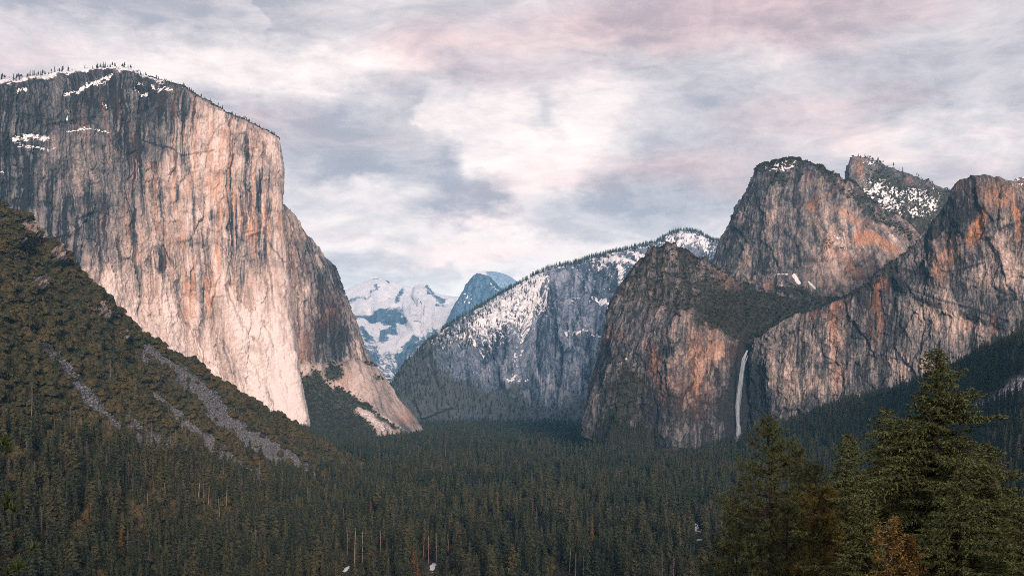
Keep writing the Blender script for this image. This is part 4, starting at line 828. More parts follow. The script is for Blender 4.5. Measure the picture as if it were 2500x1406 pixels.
def ground_at(px, py):
    """world point seen at (px, py) on the near slopes, else on the valley floor"""
    best = None
    for k in ('slope', 'apron'):
        p = PATCH[k]; d = (p.px-px)**2+(p.py-py)**2; d = np.where(p.row > 5.0 if k == 'slope' else p.row > 4.0, 1e9, d); i = np.unravel_index(np.argmin(d), d.shape)
        if d[i] < 60 and (best is None or p.P[i][1] < best[1]): best = p.P[i].copy()
    D = 177*F/max(20, py-HY); q = np.array([(px-CX)/F*D, D, -177.0])
    return q if best is None or D < best[1] else best

# prototype meshes
CON = [conifer(s, H=30, R=R_, base=b_, levels=lv) for s, R_, b_, lv in ((1, 4.8, .08, 26), (2, 4.0, .06, 28), (3, 5.6, .12, 22), (4, 4.3, .18, 24))]+[conifer(s, H=30, R=4.6, base=.42, levels=14, per=7, pine=True) for s in (5, 6)]
CON_M = [(t_.mesh('conifer_trunk', [M['bark']], True), c_.mesh('conifer_crown', [M['fir']])) for t_, c_ in CON]
CON_J = [join_meshes('conifer_small', [t_, c_], [M['bark'], M['fir']]) for t_, c_ in CON]
OAK = [oak(s, H=h, R=r_) for s, h, r_ in ((11, 7.5, 5.0), (12, 6.5, 5.6), (13, 9, 4.6), (14, 6, 4.4))]
OAK_J = [join_meshes('oak_small', [t_, c_], [M['bark'], M['oak']]) for t_, c_ in OAK]
SHR = [oak(s, H=4.5, R=3.2, lobes=5, per=34) for s in (21, 22)]
M['brush'] = leaf_mat('brush_leaves', [(0.022, 0.025, 0.017), (0.034, 0.032, 0.020), (0.026, 0.028, 0.020)], 0.4)
SHR_J = [join_meshes('brush_small', [t_, c_], [M['bark'], M['brush']]) for t_, c_ in SHR]

# ------------------------------------------------------------------ conifers along rims and crests (one object each)
r = np.random.default_rng(77)
def ordinal(n): return '%d%s' % (n, 'th' if 10 <= n % 100 <= 20 else {1: 'st', 2: 'nd', 3: 'rd'}.get(n % 10, 'th'))
def number(objs, fmt, key=lambda o: o.location.x/o.location.y):
    for k, o in enumerate(sorted(objs, key=key)): o['label'] = fmt % ordinal(k+1)
def crest(key, rows, xr, n, hmin, hmax, name, label, group, seed, kinds=(0, 1, 2, 3), meshes=None):
    p = PATCH[key]; meshes = meshes or CON_J
    ok = (p.row >= rows[0]) & (p.row <= rows[1]) & (p.px > xr[0]) & (p.px < xr[1]) & (p.px > 2) & (p.px < 2498); ii = np.argwhere(ok); rr = np.random.default_rng(seed); outp = []
    for i, j in ii[rr.choice(len(ii), min(n, len(ii)), replace=False)]:
        P = p.P[i, j]; h = rr.uniform(hmin, hmax)*P[1]/F
        o = put(name, meshes[kinds[rr.integers(len(kinds))]], tuple(P-[0, 0, .5]), h/30.0, rr.random()*6.28); tag(o, label, 'tree', group); outp.append(o)
    number(outp, label); return outp
RIM = crest('cap', (4.55, 5.0), (0, 330), 75, 7, 19, 'rim_conifer', '%s small conifer from the left along the snowy rim of the tall pale cliff', 'conifers on the snowy cliff rim', 301, (0, 1, 2, 4, 5))
crest('cap', (4.1, 5.0), (330, 676), 120, 5, 11, 'rim_conifer', '%s small conifer from the left on the sloping right shoulder of the pale cliff', 'conifers on the cliff shoulder', 302, (0, 1, 2, 4, 5))
RDG = crest('ridge', (5.75, 6.0), (965, 1780), 160, 5, 11, 'ridge_conifer', '%s dark conifer from the left on the skyline of the snowy ridge', 'conifers along the ridge skyline', 303, (0, 1, 2, 3))
crest('tooth', (1.85, 2.0), (2090, 2330), 26, 6, 14, 'summit_conifer', '%s tiny conifer from the left on the crest of the snowy summit', 'conifers on the snowy summit crest', 304, (0, 4, 5))
crest('peak', (2.85, 3.0), (1850, 2080), 30, 5, 10, 'peak_conifer', '%s tiny conifer from the left on the crest of the rounded grey peak', 'conifers on the rounded peak crest', 305, (0, 2, 4))
crest('east', (3.9, 4.0), (690, 830), 10, 3, 7, 'buttress_conifer', '%s tiny conifer from the left on the buttress edge behind the pale cliff', 'conifers on the buttress edge', 306, (0, 2))
crest('apron', (3.5, 4.0), (2150, 2500), 46, 34, 66, 'hillside_conifer', '%s dark pointed conifer from the left along the slope right of the big fir', 'conifers along the right slope top', 307, (0, 1, 3))
PRO_CON = [next(o for o in RIM+RDG if o.data == m_) if any(o.data == m_ for o in RIM+RDG) else None for m_ in CON_J]

# ------------------------------------------------------------------ trees that stand out: (px, top, foot, label)
SN = [(865, 1290, 1385, 'tall bare pinkish trunk, left of a close pair, in the front of the valley forest'), (884, 1297, 1385, 'tall bare trunk just right of the leftmost tall one in the valley forest'), (848, 1285, 1355, 'slim bare trunk under a flat crown at the front left of the valley'), (929, 1292, 1350, 'bare rusty trunk standing alone between two groups of snags'),
      (1033, 1310, 1365, 'bare trunk at the left of the central row of four snags'), (1046, 1308, 1375, 'second bare trunk of the central row of four snags'), (1066, 1300, 1390, 'tallest bare trunk of the central row of snags'), (1097, 1305, 1360, 'orange bare trunk at the right end of the central row of snags'),
      (1405, 1350, 1420, 'bare trunk at the bottom edge, left one of a pair'), (1423, 1353, 1420, 'bare trunk at the bottom edge, right one of a pair'), (1390, 1340, 1400, 'short bare trunk left of the pair at the bottom edge'), (1243, 1238, 1275, 'lone slim snag in the middle of the valley forest'), (840, 1240, 1280, 'slim bare trunk above the front snags on the left of the valley'), (1087, 1085, 1120, 'thin pale snag far back in the valley forest'), (925, 1085, 1120, 'thin pale snag in the far left of the valley forest')]
SL = [(486, 1165, 1240, 'tall reddish bare trunk beside a slightly lower one on the lower left slope'), (491, 1172, 1240, 'slightly lower reddish bare trunk hugging its taller neighbour'), (407, 1175, 1240, 'pale bare trunk leaning right, left of the reddish pair'), (541, 1208, 1275, 'thick pale leaning trunk, left one of the two brightest snags'), (554, 1193, 1250, 'pale leaning trunk, right one of the two brightest snags'), (513, 1180, 1245, 'grey leaning trunk between the reddish pair and the brightest two'), (481, 1241, 1275, 'short pale trunk below the reddish pair'), (356, 1210, 1265, 'grey-brown bare trunk under a green tuft at the left'), (500, 1190, 1230, 'slim grey trunk right of the reddish pair'), (317, 1140, 1185, 'orange broken trunk at the left edge of the snag field'), (481, 1140, 1170, 'thin bare treetop above the reddish pair'), (132, 1010, 1055, 'orange bare trunk beside the pinkish dead tree on the left slope'), (163, 866, 888, 'short orange stub beside the leftmost scree run'), (336, 1283, 1300, 'short bright stump low on the left slope'), (92, 1098, 1125, 'small pale snag right of the near pine tips')]
DT = [(67, 942, 1030, 'tall grey dead conifer standing alone on the left slope'), (52, 1035, 1110, 'grey leafless conifer just above the near pine tips'), (150, 1060, 1130, 'grey dead conifer left of centre of the dead stand on the left slope'), (214, 1070, 1140, 'brownish dead conifer in the dead stand on the left slope'), (30, 1105, 1190, 'pale leafless tree at the left edge above the pine tips'), (110, 1225, 1315, 'pale dead tree with drooping lower branches at the lower left'), (265, 880, 940, 'reddish-grey dead conifer beside a small scree patch'), (365, 1320, 1380, 'grey dead treetop near the bottom at the left'), (265, 1100, 1160, 'small grey dead conifer right of the dead stand'), (545, 1120, 1180, 'grey dead conifer left of the lowest scree run'), (315, 1225, 1275, 'pale grey bushy dead tree below the dead stand'),
      (1617, 1345, 1430, 'spreading pale dead conifer at the bottom edge, left one of two'), (1645, 1350, 1430, 'pale dead conifer with upswept tip at the bottom edge, right one of two'), (948, 1360, 1420, 'yellowish bare tree at the bottom edge in the middle'), (820, 1300, 1345, 'small bare crooked tree at the front left of the valley'), (1366, 1335, 1380, 'small bare tree left of the bottom edge pair of trunks'), (1310, 1235, 1275, 'pale leafless trees patch in the middle of the valley')]
RS = [(905, 1212, 1262, 'rust-brown conifer standing out on the left of the valley forest'), (1445, 1268, 1320, 'rust-brown conifer standing out right of centre in the valley forest'), (1010, 1325, 1395, 'golden conifer at the front of the valley forest, left of a smaller one'), (1020, 1360, 1420, 'smaller golden conifer at the bottom edge'), (300, 1285, 1375, 'golden-brown conifer low on the left slope'), (370, 1160, 1215, 'golden conifer on a bare trunk on the left slope'), (35, 1290, 1370, 'golden-brown conifer at the lower left corner'), (175, 1245, 1300, 'small golden conifer beside the snow patch on the lower left'), (1463, 1083, 1100, 'tiny orange tree at the far right of the valley floor'), (205, 1240, 1300, 'pointed golden-green conifer right of the small golden one')]
SNOWP = [(1692, 1268, 1300, 26), (1355, 1146, 1154, 14), (848, 1376, 1395, 16), (1058, 1372, 1395, 16), (1310, 1240, 1250, 8), (1160, 1125, 1130, 10), (175, 1282, 1292, 18)]

# ------------------------------------------------------------------ valley forest
rr = np.random.default_rng(401)
def lim_left(D): return np.interp(D, [d_ for _, d_ in ft], [(x-CX)/F*d_ for x, d_ in ft])
def lim_right(D): return np.interp(D, [d_ for _, d_ in reversed(fx)], [(x-CX)/F*d_ for x, d_ in reversed(fx)])
pts = []
D = 820.0
while D < 5200:
    s = 8.8 if D < 1500 else 8.4 if D < 2200 else 9.2 if D < 3400 else 12.0
    xl = max(-.47*D-20, float(lim_left(D))-15 if D < 2330 else -.30*D); xr_ = min(.47*D+20, float(lim_right(D))+15 if D < 2950 else (.10*D))
    if D > 2330: xl = np.interp(D, [2330, 2900, 3300, 3900, 5200], [-240, -400, -440, -330, -430])
    if D > 2900: xr_ = np.interp(D, [2900, 3100, 5200], [180, 190, 900])
    n_ = max(1, int((xr_-xl)/s)); x = xl+(np.arange(n_)+rr.random(n_))*s
    pts.append(np.stack([x, D+(rr.random(n_)-.5)*s*1.2, np.zeros(n_)], 1)); D += s
V_ = np.concatenate(pts); V_[:, 2] = ground_z(V_[:, 0], V_[:, 1])-.3
clear = fbm(V_[:, 0]/90, V_[:, 1]/140, 3, 402) < .42; V_ = V_[clear]
hN = np.clip(np.exp(rr.normal(-.26, .30, len(V_)))*(1+.35*fbm(V_[:, 0]/160, V_[:, 1]/220, 3, 407)), .3, 1.5); kind = rr.choice(6, len(V_), p=[.24, .22, .18, .14, .12, .10])
# lower left slope conifers
p = PATCH['slope']; cm = sstep(1040, 1120, p.py-0.12*p.px+25*fbm(p.px/40, p.py/40, 3, 403))*p.veg
S_ = sample_patch(p, 3900, cm*(1-np.clip(p.scree*1.6, 0, 1))+.018*p.veg, 404, (0, 4.6)); S_[:, 2] -= .3
h2 = np.clip(np.exp(rr.normal(-.32, .32, len(S_))), .25, 1.25); k2 = rr.choice(6, len(S_), p=[.22, .2, .18, .16, .12, .12])
ALL = np.concatenate([V_, S_]); hA = np.concatenate([hN, h2]); kA = np.concatenate([kind, k2]); gA = np.concatenate([np.zeros(len(V_)), np.ones(len(S_))])
qx, qy = proj(ALL); top_y = HY-F*(ALL[:, 2]+30*hA)/ALL[:, 1]; hpx = qy-top_y
keep = np.ones(len(ALL), bool)       # nothing stands right in front of the trees that stand out
for L_, wd, fr in ((SN, 7, .25), (SL, 7, .25), (DT, 13, .35), (RS, 13, .35)):
    for x_, yt_, yb_, _l in L_:
        dd = ground_at(x_, yb_)[1]; keep &= ~((np.abs(qx-x_) < wd+2.2*F/ALL[:, 1]) & (ALL[:, 1] < dd+3) & (top_y < yb_-fr*(yb_-yt_)) & (qy > yt_))
for x_, y0_, y1_, w_ in SNOWP:
    dd = ground_at(x_, y1_)[1]; d0 = ground_at(x_, y0_)[1]; keep &= ~((np.abs(qx-x_) < w_) & (ALL[:, 1] < d0) & (top_y < y1_) & (qy > y0_) & (np.random.default_rng(3).random(len(ALL)) < .8))
ALL, hA, kA, gA, qx, qy, top_y, hpx = [v_[keep] for v_ in (ALL, hA, kA, gA, qx, qy, top_y, hpx)]
inview = (qx > 5) & (qx < 1790) & (top_y < 1380) & (top_y > 900)
order = np.argsort(-np.where(inview, hpx, -1)); near = order[:300]
FRONT = {}
def zone_valley(x, y):
    side = 'left of the snag row' if x < 850 else 'around the central snag row' if x < 1150 else 'right of the central snags' if x < 1450 else 'right of the bottom trunk pair'
    return side
for q in near:
    e = put_tree('conifer', CON_M[kA[q]], tuple(ALL[q]), hA[q], rr.random()*6.28, rr.normal()*.02); nq = 'tall' if hpx[q] > np.median(hpx[near]) else 'shorter'
    tag(e, 'x', 'tree', 'conifers on the lower left slope' if gA[q] else 'conifers in the front of the valley forest')
    zn = ('%s '+nq+' conifer from the left on the lower left slope') if gA[q] else ('%s '+nq+' front conifer from the left, '+zone_valley(qx[q], qy[q]))
    FRONT.setdefault(zn, []).append(e)
for zn, lst in FRONT.items(): number(lst, zn)
rest = order[300:]; FOR = (ALL[rest], hA[rest].copy(), kA[rest].copy())

# ------------------------------------------------------------------ oak brush on the talus slope
om = p.veg*(1-.62*sstep(1060, 1140, p.py-0.12*p.px))*np.clip(.8+2.2*fbm(p.px/24, p.py/24, 4, 408), .06, 2.2)+.015
O_ = sample_patch(p, 11000, om, 405, (.6, 5.15)); so = np.clip(np.exp(rr.normal(.1, .35, len(O_))), .5, 2.2); ko = rr.integers(0, 4, len(O_))
qx, qy = proj(O_); size = so*F/O_[:, 1]; inview = (qx > 5) & (qx < 1000) & (qy < 1180) & (qy > 500)
order = np.argsort(-np.where(inview, size, -1))
OAKS = []
ZO = {}
for q in order[:300]:
    o = put('oak_shrub', OAK_J[ko[q]], tuple(O_[q]-[0, 0, .4]), so[q], rr.random()*6.28); tag(o, 'x', 'shrub', 'oaks on the left talus slope'); OAKS.append(o)
    x_, y_ = qx[q], qy[q]; a_ = y_-x_*.9
    z_ = 'left of the leftmost scree run' if a_ > 815 else 'between the leftmost and middle scree runs' if a_ > 610 else 'between the middle and upper scree runs' if a_ > 545 else 'beyond the upper scree run'
    ZO.setdefault('%s '+('big' if so[q] > 1.4 else 'rounded')+' olive oak from the left, '+z_, []).append(o)
for zn, lst in ZO.items(): number(lst, zn)
PRO_OAK = [next(o for o in OAKS if o.data == m_) for m_ in OAK_J]
scatter('slope_brush', O_[order[300:]]-[0, 0, .4], so[order[300:]], ko[order[300:]], PRO_OAK, 'thick olive oak brush covering the left talus slope', 2)

# ------------------------------------------------------------------ grey dead conifers of the lower left slope
DJ = [join_meshes('dead_small', list(dead_tree(s_, 26, R_, 70, .3, 3)), [M['grey_wood'], M['grey_wood']]) for s_, R_ in ((65, 3.6), (66, 4.4))]
dm = np.clip(blob(p.px, p.py, 190, 1110, 190, 60)+.8*blob(p.px, p.py, 480, 1200, 130, 50)+.35*blob(p.px, p.py, 300, 1300, 250, 60), 0, 1)
Dd = sample_patch(p, 260, dm, 409, (0, 4.6)); qx, qy = proj(Dd); DO = []
for k in range(len(Dd)):
    o = put('dead_conifer', DJ[k % 2], tuple(Dd[k]), rr.uniform(.5, 1.0), rr.random()*6.28, None, rr.normal()*.03); tag(o, 'x', 'dead tree', 'grey dead conifers on the lower left slope'); DO.append(o)
DZ = {}
for o, x_, y_ in zip(DO, qx, qy): DZ.setdefault('%s grey leafless conifer from the left, '+('above the reddish trunk pair' if y_ < 1150 and x_ > 330 else 'below the lone tall dead conifer' if x_ <= 330 and y_ < 1150 else 'low on the left slope'), []).append(o)
for zn, lst in DZ.items(): number(lst, zn)

# ------------------------------------------------------------------ the rest of the forest: conifers, with broadleaf crowns and dead trees mixed in
fp, fs, fk = FOR; u_ = rr.random(len(fp)); mixn = fbm(fp[:, 0]/110, fp[:, 1]/160, 3, 410)
ok_ = (u_ < np.clip(.10+.5*mixn, .02, .45)) & (fp[:, 1] < 3200); fk[ok_] = 6+rr.integers(0, 4, ok_.sum()); fs[ok_] = rr.uniform(.9, 1.9, ok_.sum())
de_ = (u_ > .965); fk[de_] = 10+rr.integers(0, 2, de_.sum()); fs[de_] *= 1.05
scatter('valley_forest', fp, fs, fk, PRO_CON+PRO_OAK+DO[:2], 'dense dark forest covering the valley floor', 1, .02)

# ------------------------------------------------------------------ scree
BO = [boulder(s) for s in (31, 32, 33)]
mb = rock_mat('scree_rock', 1.2, tint=(.97, 1.0, 1.02), amp=.3); BO_M = [a_.mesh('boulder', [mb]) for a_ in BO]
for m_ in BO_M: set_attr(m_, 'tone', np.full(len(m_.vertices), .34)); set_attr(m_, 'warm', np.zeros(len(m_.vertices)))
mo = rock_mat('rusty_rock', 2.0, amp=.3); BO_R = boulder(34).mesh('boulder', [mo]); set_attr(BO_R, 'tone', np.full(len(BO_R.vertices), .7)); set_attr(BO_R, 'warm', np.full(len(BO_R.vertices), .55))
G = ground_at(701, 1139); tag(put('boulder', BO_R, tuple(G+[0, 0, 2]), 5.0), 'big rusty boulder at the lower end of the scree runs', 'boulder')
for k, (x, y, s, lab) in enumerate([(285, 1043, 2.2, 'pale boulder in the middle of the leftmost scree run'), (440, 1000, 2.2, 'pale boulder at the top of the narrow middle scree run'), (640, 1180, 2.6, 'grey boulder near the bottom of the lowest scree run')]):
    G = ground_at(x, y); o = tag(put('boulder', BO_M[k], tuple(G+[0, 0, .8]), s, k), lab, 'boulder'); 
    BO[k] = o
B_ = sample_patch(p, 16000, np.clip(p.scree, 0, 1)**2, 406, (.5, 5)); sb = np.exp(rr.normal(.15, .45, len(B_))); 
scatter('scree_rocks', B_, np.clip(sb, .4, 4.0), rr.integers(0, 3, len(B_)), BO, 'loose grey rocks of the scree runs', 3, .6)

# ------------------------------------------------------------------ woods and brush on the other slopes
def woods(name, key, n, dens, rows, s0, s1, label, seed, kinds=(0, 1, 2, 3), protos=PRO_CON):
    Q = sample_patch(PATCH[key], n, dens, seed, rows); r_ = np.random.default_rng(seed+1)
    scatter(name, Q-[0, 0, .4], r_.uniform(s0, s1, n), r_.choice(kinds, n), protos, label, seed)
woods('apron_forest', 'apron', 9500, PATCH['apron'].veg+.01, (.6, 4.3), .45, 1.05, 'dark conifers covering the slope below the right-hand walls', 411)
woods('cliff_foot_forest', 'foot', 3800, PATCH['foot'].veg, (0, 2.4), .4, .85, 'dark conifers at the foot of the pale cliff', 412)
woods('ridge_forest', 'ridge', 3600, PATCH['ridge'].veg, (.0, 6.0), .45, .95, 'conifers covering the snowy ridge', 413)
SH_O = [tag(put('brush_shrub', SHR_J[k], tuple(PATCH['massif'].P[i_, j_]), 1.5, k), lab, 'shrub') for k, (i_, j_, lab) in enumerate([(*np.unravel_index(np.argmin((PATCH['massif'].px-x_)**2+(PATCH['massif'].py-y_)**2), PATCH['massif'].shape), l_) for x_, y_, l_ in [(1797, 838, 'dark shrub just left of the waterfall lip'), (1880, 800, 'dark shrub on the slope right above the waterfall lip')]])]
pm = PATCH['massif']; woods('massif_brush', 'massif', 5200, np.clip(pm.veg-.25, 0, 1), (.0, 4.6), .6, 1.7, 'dark brush on the rock massif beside the waterfall', 414, (0, 1), SH_O)
woods('massif_forest', 'massif', 900, np.clip(pm.veg-.4, 0, 1)*sstep(1000, 1090, pm.py), (0, 1.5), .4, .8, 'conifers climbing the foot of the rock massif', 415)
woods('ledge_brush', 'ledge', 2600, np.clip(PATCH['ledge'].veg-.3, 0, 1), (0, 4), .8, 2.0, 'dark brush on the ledge below the buttress', 416, (0, 1), SH_O)
woods('peak_brush', 'peak', 1500, np.clip(PATCH['peak'].veg-.3, 0, 1), (.0, 3.2), .7, 1.8, 'brush on the rounded grey peak', 417, (0, 1), SH_O)
woods('summit_brush', 'tooth', 1000, np.clip(PATCH['tooth'].veg-.2, 0, 1), (0, 2.2), .8, 2.0, 'dark brush on the snowy summit', 418, (0, 1), SH_O)
woods('wall_brush', 'wall', 700, np.clip(PATCH['wall'].veg-.3, 0, 1), (0, 4.5), .7, 1.7, 'brush on the ledges of the streaked wall', 419, (0, 1), SH_O)
woods('cap_brush', 'cap', 900, sstep(4.1, 4.5, PATCH['cap'].row)*sstep(340, 400, PATCH['cap'].px), (4, 5), .5, 1.3, 'brush on the sloping shoulder of the pale cliff', 420, (0, 1), SH_O)
# ------------------------------------------------------------------ waterfall
m, t, b = new_mat('falling_water'); obj = t.new('ShaderNodeTexCoord').outputs['Object']
n1 = t.noise(t.mapping(obj, (1, 1, .05)), .7, 6, .65); n2 = t.noise(t.mapping(obj, (1, 1, .16)), .9, 6, .7, .6)
t.put(b.inputs['Base Color'], t.mix(n1, (.26, .34, .42), (.62, .70, .78))); b.inputs['Roughness'].default_value = .6
t.put(b.inputs['Alpha'], t.math('MULTIPLY', t.maprange(t.math('ADD', n1, t.math('MULTIPLY', n2, .7)), .62, 1.0), t.attr('dens')))
def fall_strip(path, widths, D, seed, dens):
    path = np.array(path, float); n = 90; u = np.linspace(0, len(path)-1, n); X = np.interp(u, range(len(path)), path[:, 0]); Y = np.interp(u, range(len(path)), path[:, 1]); W_ = np.interp(u, range(len(path)), widths); DN = np.interp(u, range(len(path)), dens)
    sd = 14; th = np.arange(sd)/sd*2*np.pi; r_ = np.random.default_rng(seed)
    jit = 1+.35*fbm(np.repeat(u[:, None], sd, 1)*3, np.cos(th)[None]*1.5+seed, 3, seed)
    C = np.stack([(X-CX)/F*D, np.full(n, D), (HY-Y)/F*D], 1); rad = (W_/F*D*.5)[:, None]*jit
    V = C[:, None]+np.stack([np.cos(th)[None]*rad, np.sin(th)[None]*rad*.7, np.zeros((n, sd))], -1)
    i = np.arange(n*sd).reshape(n, sd); j = np.roll(i, -1, 1)
    me = mesh_np('waterfall', V.reshape(-1, 3), [np.stack([i[:-1], j[:-1], j[1:], i[1:]], -1).reshape(-1, 4)], [m], True)
    edge = 1.0+0*np.cos(th)[None]; set_attr(me, 'dens', DN[:, None]*edge); return me
FP = [(1824, 855), (1816, 876), (1809, 915), (1804, 955), (1800, 990), (1801, 1020), (1803, 1045), (1802, 1080)]; FW = [2.4, 4.6, 6, 7.5, 7.5, 6.5, 8, 15]
wf = bpy.data.objects.new('waterfall', None); col.objects.link(wf); wf['kind'] = 'structure'; wf['label'] = 'thin white waterfall dropping from the hanging valley'
rf = np.random.default_rng(55)
for k in range(7):
    off = np.linspace(-.42, .42, 7)[k]; wn = .30 if k in (2, 3, 4) else .2
    link('water_strand', fall_strip([(x+off*w_+.8*rf.normal(), y+(0 if k != 5 else 14)) for (x, y), w_ in zip(FP, FW)], [max(1.6, w_*wn*(.7+.6*rf.random())) for w_ in FW], 2740+3*rf.random(), 5+k, [.95, .85, .75, .68, .6, .52, .42, .25] if k in (2, 3) else [.6, .5, .42, .38, .34, .3, .24, .1]), wf)
for k in range(2): link('spray_veil', fall_strip([(x+(1.5 if k else -1)*1.2, y+k*10) for x, y in FP], [w_*(1.05+.25*k) for w_ in FW], 2738-2*k, 25+k, [.05, .12, .18, .22, .25, .28, .32, .40]), wf)
# ------------------------------------------------------------------ bare trunks, dead trees, logs
SNG = [snag(s, 26, l_) for s, l_ in ((51, .03), (52, .07), (53, .0))]; SNG_M = [(a.mesh('snag_trunk', [M['pale_wood']], True), b_.mesh('snag_stubs', [M['pale_wood']])) for a, b_ in SNG]
def stand(name, meshes, H, px, yt, yb, label, cat, group=None, parts=('trunk', 'branch_stubs'), k=0):
    G = ground_at(px, yb); s = (yb-yt)/F*G[1]/H
    return tag(put_tree(name, meshes, tuple(G), s, k*1.3, 0, parts), label, cat, group)
for k, (x, yt, yb, lab) in enumerate(SN): stand('snag', SNG_M[k % 3], 26, x, yt, yb, lab, 'snag', 'bare trunks in the valley forest', k=k)
for k, (x, yt, yb, lab) in enumerate(SL): stand('snag', SNG_M[(k+1) % 3], 26, x, yt, yb, lab, 'snag', 'bare trunks on the left slope', k=k)
DED = [dead_tree(s, 26, R_) for s, R_ in ((61, 4.2), (62, 5.2), (63, 3.6))]; DED_M = [(a.mesh('dead_trunk', [M['grey_wood']], True), b_.mesh('dead_branches', [M['grey_wood']])) for a, b_ in DED]
M['pink_wood'] = bark_mat('reddish_deadwood', (.17, .085, .06), (.26, .15, .11), 1.5); DED_P = [(a.mesh('dead_trunk', [M['pink_wood']], True), b_.mesh('dead_branches', [M['pink_wood']])) for a, b_ in [dead_tree(64, 26, 6.5, 90, .1, 4)]]
for k, (x, yt, yb, lab) in enumerate(DT): stand('dead_tree', DED_M[k % 3], 26, x, yt, yb, lab, 'dead tree', 'leafless dead trees', ('trunk', 'branches'), k)
stand('dead_tree', DED_P[0], 26, 100, 1035, 1080, 'pinkish-red dead tree with flat branches on the left slope', 'dead tree', None, ('trunk', 'branches'))
RST = [(t_.mesh('conifer_trunk', [M['bark']], True), c_.mesh('rusty_crown', [M['rust']])) for t_, c_ in (conifer(71, 30, 4.0, .06), conifer(72, 30, 3.4, .05))]
for k, (x, yt, yb, lab) in enumerate(RS):
    stand('rusty_conifer', RST[k % 2], 30, x, yt, yb, lab, 'tree', None, ('trunk', 'crown'), k)
def log(x0, y0, x1, y1, w_, lab):
    A, B = ground_at(x0, y0), ground_at(x1, y1); A[2] += .5; B[2] += .8
    a = Acc(); P = np.array([A+(B-A)*t_ for t_ in np.linspace(0, 1, 5)])-A; a.quads(tube(P, np.linspace(w_, w_*.55, 5), 7)); o = link('fallen_log', a.mesh('fallen_log', [M['pale_wood']], True)); o.location = tuple(A); tag(o, lab, 'log')
log(389, 1018, 406, 1033, .55, 'pale fallen log lying downslope between the scree runs'); log(154, 906, 160, 890, .5, 'white fallen log leaning in the leftmost scree run')

# ------------------------------------------------------------------ foreground firs and pines
def near_fir(seed, H, depth_vis, spread=.62, Lmax=4.6, step=.075):
    r = np.random.default_rng(seed); tr = Acc(); lm = Acc(); cr = Acc()
    z = np.linspace(0, H, 14); bx = .12*np.sin(z*.5+seed); bx -= bx[-1]
    tr.quads(tube(np.stack([bx, .5*bx, z], 1), np.interp(z, [0, H], [.30, .025]), 9))
    h = .1; az = r.random()*6.28; C = []; A = []; S = []
    while h < depth_vis:
        az += 2.4+.5*r.normal(); L = min(.22+spread*h, Lmax*(.8+.3*r.random()))*(.62+.55*r.random())
        lump = .75+.45*perlin(np.array([math.cos(az)*1.3+h*.35]), np.array([math.sin(az)*1.3+h*.1]), seed)[0]*1.6; L *= np.clip(lump, .45, 1.3)
        d = np.array([math.cos(az), math.sin(az), 0]); side = np.array([-d[1], d[0], 0]); up = .75*math.exp(-h*.5)+.05; dr = -.16-.2*r.random()*min(1, h/5)
        ns = max(4, int(L/.13)); s = np.linspace(0, 1, ns); P = d*(L*s)[:, None]; P[:, 2] = H-h+L*(up*s+dr*s*s+.10*s**4); P[:, 0] += np.interp(H-h, z, bx)
        lm.quads(tube(P[::max(1, ns//5)], np.linspace(.010+.009*L, .005, len(P[::max(1, ns//5)])), 4))
        tw = np.arange(max(1, int(ns*.16)), ns)
        for q in tw:
            for sg in (-1, 1):
                if r.random() < .12: continue
                tl = min(.85, .16+.40*L*(1-s[q])*(.7+.6*r.random())); dv = d*.72+side*sg*.75+np.array([0, 0, -.10+.22*r.normal()]); dv /= np.linalg.norm(dv)
                m_ = max(3, int(tl/.055)); u = (np.arange(m_)+r.random(m_))/m_*tl; c = P[q]+dv*u[:, None]; c[:, 2] -= .18*u*u
                c = np.repeat(c, 2, 0); C.append(c); A.append(np.repeat(dv[None], len(c), 0))
        h += step*(.6+.8*r.random())
    C = np.concatenate(C); A = np.concatenate(A)+.35*rnd_dirs(r, len(C)); A[:, 2] += .15; cr.tris(leaf_tris(r, C, .050, A, 2.7, 1.0)); return tr, lm, cr
def tuft(r, c, d, n=26, L=.21):
    v = d[None]*.8+.75*rnd_dirs(r, n); v /= np.linalg.norm(v, axis=1, keepdims=True); sd = np.cross(v, rnd_dirs(r, n)); sd /= np.linalg.norm(sd, axis=1, keepdims=True)
    l_ = L*(.7+.5*r.random((n, 1))); o = c-d*.04*r.random((n, 1)); w_ = .009
    return np.stack([o-sd*w_, o+sd*w_, o+v*l_], 1)
